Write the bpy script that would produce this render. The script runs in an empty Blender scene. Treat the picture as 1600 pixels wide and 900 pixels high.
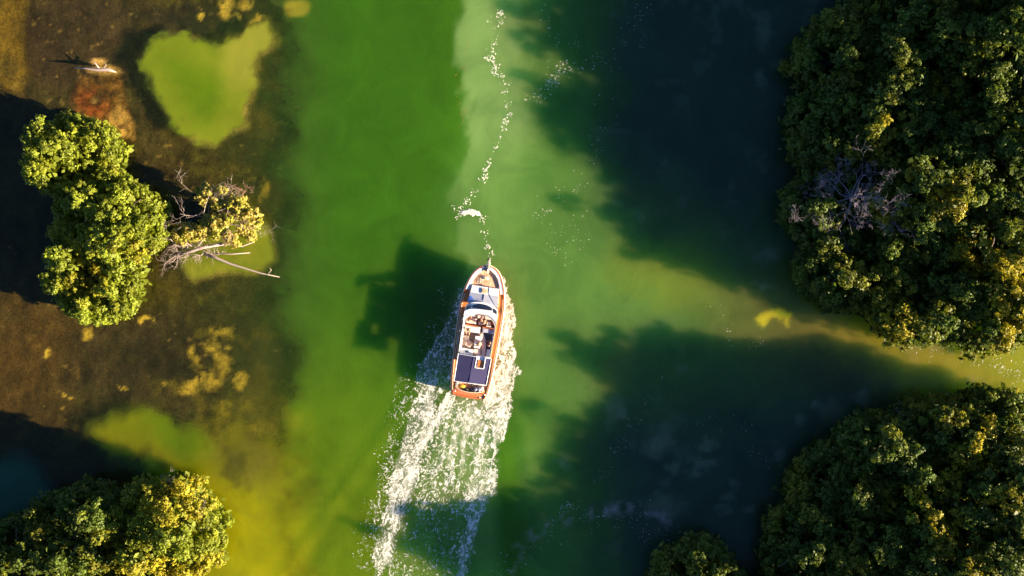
import bpy, bmesh, math, random
import numpy as np
from mathutils import Vector, Matrix, Euler

# ---------------------------------------------------------------- camera, sky, sun, exposure
sc = bpy.context.scene
COL = sc.collection
H = 90.0                       # drone height above the water
W_VIEW = 1600 / 17.0           # metres of water across the frame
cam_d = bpy.data.cameras.new('camera')
cam = bpy.data.objects.new('camera', cam_d)
COL.objects.link(cam)
cam.location = (0, 0, H)
cam.rotation_euler = (0, 0, 0)
cam_d.sensor_width = 36
cam_d.lens = 36 * H / W_VIEW
cam_d.clip_start = 0.5
cam_d.clip_end = 3000
sc.camera = cam

SUN_EL = math.radians(15)
SUN_AZ = math.radians(-17)     # towards the sun, counter-clockwise from +X
sdir = Vector((math.cos(SUN_EL) * math.cos(SUN_AZ), math.cos(SUN_EL) * math.sin(SUN_AZ), math.sin(SUN_EL)))
world = bpy.data.worlds.new('World')
sc.world = world
world.use_nodes = True
wn = world.node_tree
wn.nodes.clear()
wo = wn.nodes.new('ShaderNodeOutputWorld')
wb = wn.nodes.new('ShaderNodeBackground')
sky = wn.nodes.new('ShaderNodeTexSky')
sky.sky_type = 'NISHITA'
sky.sun_disc = False
sky.sun_elevation = SUN_EL
sky.air_density = 0.55
sky.dust_density = 0.1
sky.ozone_density = 4.0
sky.sun_rotation = math.radians(90) - SUN_AZ     # measured clockwise from +Y
wb.inputs['Strength'].default_value = 0.05
wn.links.new(sky.outputs[0], wb.inputs[0])
wn.links.new(wb.outputs[0], wo.inputs[0])

sun_d = bpy.data.lights.new('sun', 'SUN')
sun_d.energy = 5.0
sun_d.angle = math.radians(0.5)
sun_d.color = (1.0, 0.84, 0.60)
sun = bpy.data.objects.new('sun', sun_d)
COL.objects.link(sun)
sun.rotation_euler = sdir.to_track_quat('Z', 'Y').to_euler()
sun.location = sdir * 200

sc.view_settings.view_transform = 'Standard'
sc.view_settings.look = 'None'
sc.view_settings.gamma = 1
sc.view_settings.use_curve_mapping = False
sc.view_settings.exposure = 2.2
sc.render.engine = 'CYCLES'
sc.cycles.use_denoising = True
sc.cycles.max_bounces = 6
sc.cycles.transparent_max_bounces = 16
sc.cycles.caustics_reflective = False
sc.cycles.caustics_refractive = False

# ---------------------------------------------------------------- helpers
def P(px, py, z=0.0):
    """photo position -> world point at height z"""
    k = (1 - z / H) / 17.0
    return Vector(((px - 800) * k, (450 - py) * k, z))

def tag(o, label=None, cat=None, group=None, kind=None):
    if label: o['label'] = label
    if cat: o['category'] = cat
    if group: o['group'] = group
    if kind: o['kind'] = kind
    return o

def empty(name, loc=(0, 0, 0), rz=0.0):
    o = bpy.data.objects.new(name, None)
    o.empty_display_size = 0.3
    COL.objects.link(o)
    o.location = loc
    o.rotation_euler = (0, 0, rz)
    return o

def link_mesh(name, me, mat=None, parent=None):
    o = bpy.data.objects.new(name, me)
    COL.objects.link(o)
    if mat is not None:
        for m in (mat if isinstance(mat, (list, tuple)) else [mat]):
            me.materials.append(m)
    if parent is not None: o.parent = parent
    return o

def hsh(ix, iy, seed):
    n = (ix.astype(np.int64) * 374761393 + iy.astype(np.int64) * 668265263 + seed * 1442695041) & 0xffffffff
    n = ((n ^ (n >> 13)) * 1274126177) & 0xffffffff
    n = (n ^ (n >> 16)) & 0xffffffff
    return n / 4294967295.0

def vnoise(x, y, seed=0):
    ix = np.floor(x); iy = np.floor(y)
    fx = x - ix; fy = y - iy
    fx = fx * fx * (3 - 2 * fx); fy = fy * fy * (3 - 2 * fy)
    a = hsh(ix, iy, seed); b = hsh(ix + 1, iy, seed)
    c = hsh(ix, iy + 1, seed); d = hsh(ix + 1, iy + 1, seed)
    return (a * (1 - fx) + b * fx) * (1 - fy) + (c * (1 - fx) + d * fx) * fy

def fbm(x, y, seed=0, octv=5, gain=0.55):
    s = 0; a = 1; t = 0
    for i in range(octv):
        s = s + a * vnoise(x, y, seed + i * 17); t += a
        a *= gain
        x = x * 2.03 + 13.7; y = y * 2.03 + 7.1
    return s / t

def sstep(a, b, x):
    t = np.clip((x - a) / (b - a), 0, 1)
    return t * t * (3 - 2 * t)

def poly_sd(px, py, pts):
    """signed distance to a closed polygon, negative inside"""
    pts = np.array(pts, float)
    d = np.full(px.shape, 1e18); ins = np.zeros(px.shape, bool)
    n = len(pts)
    for i in range(n):
        ax, ay = pts[i]; bx, by = pts[(i + 1) % n]
        ex, ey = bx - ax, by - ay
        wx, wy = px - ax, py - ay
        t = np.clip((wx * ex + wy * ey) / (ex * ex + ey * ey), 0, 1)
        d = np.minimum(d, (wx - ex * t) ** 2 + (wy - ey * t) ** 2)
        c = ((ay > py) != (by > py))
        with np.errstate(divide='ignore', invalid='ignore'):
            xi = (bx - ax) * (py - ay) / (by - ay if by != ay else 1e-9) + ax
        ins ^= c & (px < xi)
    d = np.sqrt(d)
    return np.where(ins, -d, d)

def line_d(px, py, pts):
    d = np.full(px.shape, 1e18)
    for (ax, ay), (bx, by) in zip(pts[:-1], pts[1:]):
        ex, ey = bx - ax, by - ay
        wx, wy = px - ax, py - ay
        t = np.clip((wx * ex + wy * ey) / (ex * ex + ey * ey), 0, 1)
        d = np.minimum(d, (wx - ex * t) ** 2 + (wy - ey * t) ** 2)
    return np.sqrt(d)

# ---------------------------------------------------------------- material helpers
class NT:
    def __init__(self, name):
        self.m = bpy.data.materials.new(name)
        self.m.use_nodes = True
        self.t = self.m.node_tree
        self.t.nodes.clear()
        self.out = self.t.nodes.new('ShaderNodeOutputMaterial')
    def n(self, typ, ins=None, **kw):
        nd = self.t.nodes.new('ShaderNode' + typ)
        for k, v in kw.items(): setattr(nd, k, v)
        for k, v in (ins or {}).items():
            s = nd.inputs[k]
            if isinstance(v, bpy.types.NodeSocket): self.t.links.new(v, s)
            else: s.default_value = v
        return nd
    def math(self, op, a, b=None, c=None, clamp=False):
        nd = self.t.nodes.new('ShaderNodeMath'); nd.operation = op; nd.use_clamp = clamp
        for i, v in enumerate((a, b, c)):
            if v is None: continue
            if isinstance(v, bpy.types.NodeSocket): self.t.links.new(v, nd.inputs[i])
            else: nd.inputs[i].default_value = v
        return nd.outputs[0]
    def ramp(self, f, a, b):
        return self.n('MapRange', {0: f, 1: a, 2: b}, interpolation_type='SMOOTHSTEP').outputs[0]
    def mixc(self, f, a, b, blend='MIX'):
        nd = self.t.nodes.new('ShaderNodeMix'); nd.data_type = 'RGBA'; nd.blend_type = blend
        for i, v in ((0, f), (6, a), (7, b)):
            if isinstance(v, bpy.types.NodeSocket): self.t.links.new(v, nd.inputs[i])
            else: nd.inputs[i].default_value = v
        return nd.outputs[2]
    def done(self, shader):
        self.t.links.new(shader, self.out.inputs['Surface'])
        return self.m

def rgb(r, g, b): return (r, g, b, 1)

def simple(name, c, rough=0.5, var=0.12, scale=6.0, metallic=0.0, bump=0.0, spec=0.5):
    t = NT(name)
    co = t.n('TexCoord').outputs['Object']
    nz = t.n('TexNoise', {'Vector': co, 'Scale': scale, 'Detail': 5.0, 'Roughness': 0.6}).outputs[0]
    lo = rgb(*[x * (1 - var) for x in c]); hi = rgb(*[min(1, x * (1 + var)) for x in c])
    col = t.mixc(nz, lo, hi)
    b = t.n('BsdfPrincipled', {'Base Color': col, 'Roughness': rough, 'Metallic': metallic, 'Specular IOR Level': spec})
    if bump:
        bn = t.n('Bump', {'Height': nz, 'Strength': bump, 'Distance': 0.02})
        t.t.links.new(bn.outputs[0], b.inputs['Normal'])
    return t.done(b.outputs[0])

def planks(name, c1, c2, axis=0, width=0.09, rough=0.35):
    t = NT(name)
    co = t.n('TexCoord').outputs['Object']
    sx = t.n('SeparateXYZ', {0: co})
    x = sx.outputs[axis]
    f = t.math('FRACT', t.math('DIVIDE', x, width))
    seam = t.math('LESS_THAN', f, 0.14)
    idx = t.math('FLOOR', t.math('DIVIDE', x, width))
    rnd = t.n('TexWhiteNoise', {'W': idx}, noise_dimensions='1D').outputs[0]
    st = t.n('Mapping', {'Vector': co, 'Scale': (12, 1.2, 6) if axis == 0 else (1.2, 12, 6)})
    nz = t.n('TexNoise', {'Vector': st.outputs[0], 'Scale': 1.5, 'Detail': 4.0}).outputs[0]
    f2 = t.math('MULTIPLY_ADD', rnd, 0.5, t.math('MULTIPLY', nz, 0.6))
    col = t.mixc(f2, rgb(*c1), rgb(*c2))
    col = t.mixc(t.math('MULTIPLY', seam, 0.6), col, rgb(0.05, 0.03, 0.02))
    b = t.n('BsdfPrincipled', {'Base Color': col, 'Roughness': rough})
    return t.done(b.outputs[0])

# ---------------------------------------------------------------- boat frame (needed by the water for the wake)
HEAD = math.radians(8.8)
_sp = P(732, 620, 1.4)
STERN = Vector((_sp.x, _sp.y, 0))
def boat_uv(X, Y):
    dx = X - STERN.x; dy = Y - STERN.y
    s, c = math.sin(HEAD), math.cos(HEAD)
    return dx * c - dy * s, dx * s + dy * c         # u to starboard, v to the bow

def wave_h(X, Y):
    u, v = boat_uv(X, Y)
    h = 0.012 * (fbm(X * 0.7, Y * 0.7, 5, 3) - 0.5)
    for sgn, off, slope in ((-1, 4.6, 0.50), (1, 4.2, 0.36)):
        q = sgn * u - (off + slope * np.maximum(-v, -1.5))
        env = np.exp(-(q / 2.6) ** 2) * sstep(3.0, -2.0, v) * sstep(-34, -18, v)
        h = h + 0.030 * np.cos(q * 2 * math.pi / 2.7 - 0.6) * env
    # churned water directly astern and along the hull
    inw = sstep(0.8, -0.6, np.abs(u + 0.09 * v * 0) - (2.1 + 0.22 * np.maximum(-v, 0))) * sstep(10.5, 8.0, v)
    h = h + inw * (0.11 * (fbm(X * 1.3, Y * 1.3, 31, 4) - 0.5)) * sstep(-24, -6, v)
    return h

# ---------------------------------------------------------------- water + lakebed colour maps (painted by kind of bottom and plankton, the channel and right side also by sun and tree shade)
def axis_coords(lo, hi, step, far):
    mid = np.arange(lo, hi + step * 0.5, step)
    out = []; d = step; x = hi
    while x < far:
        d *= 1.35; x += d; out.append(min(x, far))
    out = np.array(out)
    return np.concatenate([(-out[::-1]) if lo == -hi else (lo + hi - out[::-1]), mid, out])

def grid_mesh(name, xs, ys, zfun, skirt=None):
    X, Y = np.meshgrid(xs, ys)
    Z = zfun(X, Y)
    ny, nx = X.shape
    co = np.stack([X.ravel(), Y.ravel(), Z.ravel()], 1)
    idx = np.arange(nx * ny).reshape(ny, nx)
    q = np.stack([idx[:-1, :-1].ravel(), idx[:-1, 1:].ravel(), idx[1:, 1:].ravel(), idx[1:, :-1].ravel()], 1)
    extra_v = None
    if skirt is not None:
        base = len(co)
        ring = np.concatenate([idx[0, :], idx[1:, -1], idx[-1, -2::-1], idx[-2:0:-1, 0]])
        bv = co[ring].copy(); bv[:, 2] = skirt
        co = np.concatenate([co, bv])
        n = len(ring); k = np.arange(n); k2 = (k + 1) % n
        side = np.stack([ring[k2], ring[k], base + k, base + k2], 1)
        q = np.concatenate([q, side])
        extra_v = (base, n)
    me = bpy.data.meshes.new(name)
    polys = q
    nl = polys.size
    nf = len(polys)
    tot_l = nl + (extra_v[1] if extra_v else 0)
    me.vertices.add(len(co)); me.vertices.foreach_set('co', co.ravel())
    me.loops.add(tot_l); me.polygons.add(nf + (1 if extra_v else 0))
    lv = polys.ravel()
    ls = np.arange(0, nl, 4)
    if extra_v:
        lv = np.concatenate([lv, np.arange(extra_v[0], extra_v[0] + extra_v[1])[::-1]])
        ls = np.concatenate([ls, [nl]])
    me.loops.foreach_set('vertex_index', lv.astype(np.int32))
    me.polygons.foreach_set('loop_start', ls.astype(np.int32))
    me.update(calc_edges=True)
    me.polygons.foreach_set('use_smooth', np.ones(len(me.polygons), bool))
    return me, X.ravel(), Y.ravel(), len(co)

def set_col(me, name, C, total):
    a = me.attributes.new(name, 'FLOAT_COLOR', 'POINT')
    arr = np.ones((total, 4), np.float32)
    arr[:len(C), :3] = C
    a.data.foreach_set('color', arr.ravel())

def set_f(me, name, F, total):
    a = me.attributes.new(name, 'FLOAT', 'POINT')
    arr = np.zeros(total, np.float32); arr[:len(F)] = F
    a.data.foreach_set('value', arr)

class Paint:
    def __init__(self, px, py):
        self.px, self.py = px, py
        n1 = fbm(px / 46, py / 46, 101, 5) - 0.5
        n2 = fbm(px / 46, py / 46, 202, 5) - 0.5
        self.wx, self.wy = n1, n2
    def mask_poly(self, pts, soft=12, warp=30, grow=0):
        d = poly_sd(self.px + self.wx * warp, self.py + self.wy * warp, pts)
        return sstep(soft, -soft, d - grow)
    def mask_ell(self, cx, cy, rx, ry, rot=0, soft=0.3, warp=20):
        x = self.px + self.wx * warp - cx; y = self.py + self.wy * warp - cy
        c, s = math.cos(rot), math.sin(rot)
        a = (x * c + y * s) / rx; b = (-x * s + y * c) / ry
        r = np.sqrt(a * a + b * b)
        return sstep(1 + soft, 1 - soft, r)

def lay(C, m, c, k=1.0):
    m = (m * k)[:, None]
    return C * (1 - m) + np.array(c)[None, :] * m

POOL = [(213, 90), (232, 60), (275, 50), (318, 60), (345, 74), (372, 48), (400, 40), (412, 24), (428, 48),
        (433, 72), (404, 92), (402, 130), (386, 160), (384, 198), (352, 208), (330, 226), (298, 222), (262, 190), (238, 142)]
LPOOL = [(140, 670), (178, 640), (225, 632), (285, 650), (345, 690), (380, 740), (420, 800), (470, 910), (470, 1000),
         (250, 1000), (300, 850), (280, 770), (220, 725), (160, 705)]
BUSHP = [(285, 420), (300, 440), (340, 428), (395, 432), (430, 410), (426, 370), (405, 330), (380, 320), (340, 350), (290, 380)]

def water_paint(X, Y):
    px = X * 17 + 800; py = 450 - Y * 17
    p = Paint(px, py)
    n = len(px)
    p2 = Paint(px, py); h1 = fbm(px / 13, py / 13, 818, 4) - .5; h2 = fbm(px / 13, py / 13, 828, 4) - .5
    p2.wx = p.wx * .6 + h1 * .9; p2.wy = p.wy * .6 + h2 * .9
    C = np.tile(np.array([[0.036, 0.112, 0.005]]), (n, 1))
    big = fbm(px / 150, py / 220, 7, 4)
    C = C * (0.85 + 0.4 * big)[:, None]
    # yellower, brighter towards the lower left
    C = lay(C, sstep(420, 900, py) * sstep(760, 470, px), (0.120, 0.170, 0.003), 0.95)
    C = lay(C, sstep(250, 620, py) * sstep(620, 500, px), (0.060, 0.120, 0.004), 0.5)
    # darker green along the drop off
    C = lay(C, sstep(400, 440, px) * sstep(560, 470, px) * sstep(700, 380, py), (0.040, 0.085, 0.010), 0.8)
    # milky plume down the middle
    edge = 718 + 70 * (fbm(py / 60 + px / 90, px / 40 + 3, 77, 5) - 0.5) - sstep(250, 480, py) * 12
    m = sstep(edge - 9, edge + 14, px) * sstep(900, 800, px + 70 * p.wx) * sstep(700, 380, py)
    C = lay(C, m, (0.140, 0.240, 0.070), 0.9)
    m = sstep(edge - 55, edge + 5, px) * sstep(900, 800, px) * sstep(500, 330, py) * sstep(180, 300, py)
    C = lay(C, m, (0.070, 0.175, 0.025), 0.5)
    # right hand water: colour darkened for tree shade, lightened again along the sunlit strip
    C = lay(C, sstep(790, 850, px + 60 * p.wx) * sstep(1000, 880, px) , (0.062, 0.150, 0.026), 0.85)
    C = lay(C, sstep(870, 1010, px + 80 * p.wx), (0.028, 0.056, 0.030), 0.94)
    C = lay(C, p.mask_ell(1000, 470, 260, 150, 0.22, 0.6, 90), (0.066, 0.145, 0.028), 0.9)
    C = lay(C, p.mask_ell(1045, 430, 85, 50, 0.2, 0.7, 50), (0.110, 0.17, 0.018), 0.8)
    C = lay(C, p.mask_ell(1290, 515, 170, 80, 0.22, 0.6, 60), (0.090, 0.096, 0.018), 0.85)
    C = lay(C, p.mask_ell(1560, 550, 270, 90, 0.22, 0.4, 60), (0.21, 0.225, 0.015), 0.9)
    C = lay(C, p2.mask_poly([(1182, 502), (1196, 486), (1212, 480), (1232, 488), (1230, 512), (1222, 500), (1205, 494), (1192, 508)], 6, 16), (0.36, 0.38, 0.018), 1)
    C = lay(C, p.mask_ell(965, 570, 22, 40, 0.6, 0.5, 40), (0.12, 0.13, 0.03), 0.4)
    # pale beds of weed seen dimly in the deep right side
    rs = np.random.RandomState(4)
    deep = sstep(880, 1000, px)
    for cx, cy, rx, ry, rot in [(1035, 683, 17, 28, 0.6), (1022, 700, 14, 14, 0), (1040, 790, 26, 17, 0.2), (1298, 645, 22, 18, 0.2), (1248, 650, 10, 7, 0),
                                (1200, 400, 16, 11, 0), (1340, 618, 12, 9, 0), (1196, 452, 14, 6, 0.3), (1105, 692, 13, 9, 0), (1085, 742, 10, 8, 0), (1052, 730, 12, 9, 0),
                                (1100, 726, 16, 8, 0), (1215, 708, 8, 12, 0), (1278, 632, 10, 8, 0), (1195, 55, 9, 20, 0.1), (1218, 100, 12, 6, 0), (1190, 125, 8, 12, 0),
                                (1138, 778, 10, 8, 0), (1172, 798, 9, 7, 0), (1150, 760, 8, 6, 0), (1128, 800, 9, 7, 0), (960, 640, 14, 22, 0.2), (880, 720, 12, 10, 0)]:
        C = lay(C, p2.mask_ell(cx, cy, rx, ry, rot, 0.8, 30), (0.17, 0.21, 0.13), 0.42)
    mm = sstep(0.60, 0.74, fbm(px / 26, py / 26, 61, 4)) * deep * sstep(0.45, 0.6, fbm(px / 150, py / 150, 66, 2))
    C = lay(C, mm, (0.18, 0.21, 0.14), 0.18)
    # turbid, aerated water in the wake
    u, v = boat_uv(X, Y)
    wk = sstep(0.9, -1.2, np.abs(u + 0.02 * v) - (1.9 + 0.20 * np.maximum(-v, 0))) * sstep(1.5, -1.5, v) * sstep(-26, -9, v)
    C = lay(C, wk * (0.5 + 0.5 * fbm(px / 14, py / 30, 91, 3)), (0.17, 0.27, 0.07), 0.75)
    sd = sstep(4.3, 2.8, np.abs(u)) * sstep(9, 5, v) * sstep(-3, 0, v)
    C = lay(C, sd, (0.15, 0.24, 0.05), 0.4)
    # surface scum bottom right
    dl = line_d(px, py + 12 * p.wy, [(790, 900), (815, 850), (850, 825), (910, 803), (990, 790), (1050, 815)])
    C = lay(C, sstep(17, 0, dl) * sstep(.40, .75, fbm(px / 12, py / 12, 44, 5)), (0.34, 0.27, 0.27), 0.5)
    q1 = px + 60 * p.wx + 120 * (fbm(px / 100, py / 70, 717, 5) - .5)
    # -------- shallows on the left: water body is thin, the bed shows
    turb = sstep(375, 500, q1)
    turb = np.maximum(turb, 0.05)
    near = sstep(250, 420, px + 30 * p.wx)
    turb = np.maximum(turb, 0.30 * near + 0.12)
    sh = sstep(505, 385, q1)
    C = lay(C, sh, (0.040, 0.062, 0.010), 0.9)
    C = lay(C, sh * sstep(200, 20, px), (0.05, 0.04, 0.010), 0.7)
    C = lay(C, p.mask_ell(225, 20, 75, 40, 0, 0.7, 40) * sh, (0.030, 0.055, 0.025), 0.8)
    p2x = px + 26 * (fbm(px / 17, py / 17, 808, 4) - .5); p2y = py + 26 * (fbm(px / 17, py / 17, 818, 4) - .5)
    dP = poly_sd(p2x + 24 * p.wx, p2y + 24 * p.wy, POOL); sf = 5 + 9 * fbm(px / 40, py / 40, 828, 3)
    m = sstep(sf, -sf, dP)
    d = poly_sd(px + 20 * p.wx, py + 20 * p.wy, POOL)
    C = lay(C, m, (0.165, 0.215, 0.010)); turb = np.maximum(turb, m * 0.93)
    C = lay(C, m * sstep(-12, -62, d + 14 * p.wx), (0.085, 0.165, 0.003), 0.8)
    C = lay(C, m * p.mask_ell(392, 78, 38, 60, 0.4, 0.5), (0.27, 0.275, 0.03), 0.85)
    m = p.mask_poly(LPOOL, 26, 60)
    C = lay(C, m, (0.150, 0.180, 0.004)); turb = np.maximum(turb, m * 0.9)
    C = lay(C, p.mask_ell(300, 690, 70, 36, 0.5, 0.5) * m, (0.070, 0.135, 0.003), 0.8)
    mz = p.mask_ell(400, 850, 85, 170, 0.0, 0.7, 90); C = lay(C, mz, (0.26, 0.265, 0.003), 0.85); turb = np.maximum(turb, mz * .95)
    C = lay(C, p.mask_ell(375, 722, 40, 32, 0.0, 0.6) , (0.12, 0.12, 0.012), 0.6)
    C = lay(C, p2.mask_ell(390, 690, 55, 90, 0.0, 0.8, 60) * sstep(.42, .62, fbm(px / 26, py / 30, 929, 4)), (0.17, 0.165, 0.015), 0.7)
    C = lay(C, p2.mask_ell(372, 735, 22, 26, 0.0, 0.6, 40), (0.06, 0.062, 0.010), 0.7)
    m = p.mask_poly(BUSHP, 9, 16)
    C = lay(C, m, (0.165, 0.215, 0.010)); turb = np.maximum(turb, m * 0.75)
    C = lay(C, p.mask_ell(462, 12, 22, 16, 0, .3), (0.25, 0.22, 0.02)); turb = np.maximum(turb, p.mask_ell(445, 2, 30, 12, 0, .3))
    m = p.mask_ell(25, 770, 55, 60, 0.3, 0.4)
    C = lay(C, m, (0.03, 0.11, 0.06)); turb = np.maximum(turb, m * 0.9)
    C = C * (1 + 0.10 * sstep(380, 480, px) + 0.20 * sstep(680, 760, px) * sstep(1100, 950, px))[:, None]  # sunlit middle of the channel brightened in the colour
    C = lay(C, sstep(430, 520, px) * sstep(730, 660, px) * sstep(620, 380, py), (0.032, 0.108, 0.005), 0.6)
    return np.clip(C, 0.0005, 1), np.clip(turb, 0, 1)

def bed_paint(X, Y):
    px = X * 17 + 800; py = 450 - Y * 17
    p = Paint(px, py)
    n = len(px)
    C = np.tile(np.array([[0.036, 0.029, 0.010]]), (n, 1))
    p2 = Paint(px, py); p2.wx = p.wx * .5 + .9 * (fbm(px / 12, py / 12, 818, 4) - .5); p2.wy = p.wy * .5 + .9 * (fbm(px / 12, py / 12, 838, 4) - .5)
    C = C * (0.55 + 0.9 * fbm(px / 60, py / 60, 17, 5))[:, None]
    C = lay(C, p.mask_ell(330, 262, 90, 55, 0.1, 0.8, 60), (0.046, 0.034, 0.007), 0.7)
    C = lay(C, p.mask_ell(110, 60, 85, 90, 0.0, 0.35, 40), (0.036, 0.024, 0.014), 0.9)
    C = lay(C, p.mask_poly([(0, -10), (34, -10), (30, 60), (38, 110), (20, 145), (0, 140), (-60, 60)], 10, 26), (0.17, 0.115, 0.012), 0.8)
    C = lay(C, p.mask_ell(20, 560, 95, 110, 0.0, 0.8, 70), (0.068, 0.041, 0.010), 0.85)
    C = lay(C, p.mask_ell(270, 470, 110, 40, 0, 0.6, 40), (0.036, 0.032, 0.006), 0.7)
    C = lay(C, p.mask_ell(235, 560, 130, 70, 0, 0.7, 60), (0.024, 0.017, 0.010), 0.8)
    # bank running out above the left trees
    C = lay(C, p.mask_poly([(118, 118), (180, 112), (188, 150), (205, 190), (203, 215), (170, 225), (150, 200), (112, 180)], 5, 14), (0.15, 0.080, 0.018), 1)
    C = lay(C, p.mask_ell(138, 160, 26, 28, 0.0, 0.4, 20), (0.17, 0.045, 0.010), 0.9)
    C = lay(C, p.mask_poly([(180, 160), (198, 180), (206, 214), (160, 214), (158, 195)], 6, 16), (0.42, 0.27, 0.080), 0.9)
    C = lay(C, p.mask_ell(152, 150, 9, 16, 0.5, 0.5, 10), (0.04, 0.02, 0.01), 0.8)
    for cx, cy, rx, ry, rot in [(158, 107, 24, 7, 0.05), (150, 92, 10, 5, 0.2), (184, 240, 8, 6, 0.3), (188, 255, 10, 5, 0.2), (142, 156, 5, 4, 0), (174, 235, 6, 9, -0.5)]:
        C = lay(C, p.mask_ell(cx, cy, rx, ry, rot, 0.4, 10), (0.48, 0.32, 0.12), 1)
    bank = p.mask_poly([(110, 112), (182, 106), (196, 150), (212, 190), (208, 222), (165, 225), (145, 200), (105, 185)], 8, 20)
    bn_ = fbm(px / 7, py / 7, 616, 5)
    C = C * (1 + bank * (2.6 * (bn_ - 0.5)))[:, None]
    C = lay(C, bank * sstep(.62, .7, fbm(px / 16, py / 16, 626, 4)), (0.035, 0.018, 0.008), .7)
    # pale sand showing through the weed
    for cx, cy, rx, ry, rot in [(340, 518, 13, 8, 0), (297, 558, 6, 11, 0), (342, 570, 11, 18, -.2), (332, 600, 14, 8, -.3), (292, 605, 15, 8, -.2), (258, 606, 4, 4, 0),
                                (325, 545, 8, 12, .4), (313, 588, 8, 5, .8), (132, 525, 8, 6, 0), (68, 560, 6, 4, 0), (373, 597, 5, 11, 0.1), (355, 540, 5, 4, 0),
                                (460, 158, 8, 6, 0), (438, 195, 9, 6, 0), (437, 262, 4, 8, 0), (409, 292, 7, 14, 0), (355, 10, 12, 16, .2), (380, 5, 7, 8, 0), (402, 26, 7, 4, 0),
                                (180, 610, 3, 3, 0), (205, 655, 6, 10, 0), (188, 609, 4, 3, 0), (98, 620, 5, 3, .5), (222, 502, 8, 4, 0)]:
        C = lay(C, p2.mask_ell(cx, cy, rx, ry, rot, 0.9, 34), (0.52, 0.40, 0.055), 0.85)
    gg = sstep(.50, .72, fbm(px / 38, py / 38, 555, 5)) * np.maximum(p.mask_ell(390, 640, 90, 120, 0, .6), 0.35 * sstep(200, 300, px))
    C = lay(C, gg, (0.19, 0.155, 0.014), 0.7)
    C = lay(C, sstep(.55, .75, fbm(px / 70, py / 50, 565, 5)), (0.030, 0.030, 0.010), 0.5)
    C = lay(C, p2.mask_ell(325, 30, 85, 34, 0.1, 0.5, 40), (0.020, 0.018, 0.010), .85)
    C = lay(C, p2.mask_ell(372, 45, 30, 34, 0.1, 0.5, 40), (0.016, 0.015, 0.009), .85)
    for cx, cy, rx, ry, rot in [(353, 8, 11, 16, .1), (381, 3, 8, 8, 0), (400, 24, 7, 4, 0), (310, 22, 4, 5, 0), (372, 20, 4, 3, 0)]:
        C = lay(C, p2.mask_ell(cx, cy, rx, ry, rot, 0.5, 22), (0.60, 0.46, 0.075), 0.95)
    mot = fbm(px / 22, py / 22, 939, 5)
    C = C * (1 + 1.5 * (mot - 0.5) * sstep(-40, 40, px))[:, None]
    C = lay(C, sstep(.60, .78, fbm(px / 34, py / 26, 949, 5)) * sstep(150, 300, px), (0.115, 0.105, 0.014), .5)
    spk = sstep(0.70, 0.80, fbm(px / 9, py / 9, 333, 4)) * sstep(0.5, 0.6, fbm(px / 90, py / 90, 338, 2))
    C = lay(C, spk, (0.35, 0.25, 0.07), 0.35)
    C = lay(C, p.mask_poly(POOL, 8, 16), (0.4, 0.35, 0.10), 0.8)
    C = lay(C, p.mask_poly(BUSHP, 8, 16), (0.4, 0.35, 0.10), 0.8)
    # leaf-litter mud of the islands
    isl = island_h(X, Y)
    C = lay(C, sstep(-0.9, -0.1, isl), (0.040, 0.026, 0.012), 0.9)
    return np.clip(C, 0.0005, 1)

ISL = [(105, 245, 60, 55), (160, 350, 70, 75), (140, 430, 55, 55), (330, 345, 38, 30),
       (230, 830, 75, 60), (80, 880, 110, 70), (1450, 270, 220, 235), (1640, 250, 260, 260), (1470, 830, 230, 190), (1700, 820, 220, 170), (1095, 930, 55, 55)]
def island_h(X, Y):
    px = X * 17 + 800; py = 450 - Y * 17
    wv = (fbm(px / 50, py / 50, 909, 4) - 0.5)
    h = np.full(px.shape, -1.0)
    for cx, cy, rx, ry in ISL:
        r = np.sqrt(((px - cx) / rx) ** 2 + ((py - cy) / ry) ** 2) + wv * 0.3
        h = np.maximum(h, -1.0 + 1.35 * sstep(1.0, 0.5, r))
    return h

def bed_z(X, Y):
    px = X * 17 + 800; py = 450 - Y * 17
    isl = island_h(X, Y)
    deep = sstep(420, 620, px) * 4.0
    z = -0.75 - deep + 0.16 * (fbm(X * 1.1, Y * 1.1, 55, 5) - 0.5)
    return np.maximum(z, isl * 1.0 - (isl < -0.99) * 10)

xs = axis_coords(-56, 56, 0.20, 420)
ys = axis_coords(-34, 34, 0.20, 420)
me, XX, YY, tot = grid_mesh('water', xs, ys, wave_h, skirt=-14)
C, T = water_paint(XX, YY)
set_col(me, 'body', C, tot); set_f(me, 'turb', T, tot)

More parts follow.
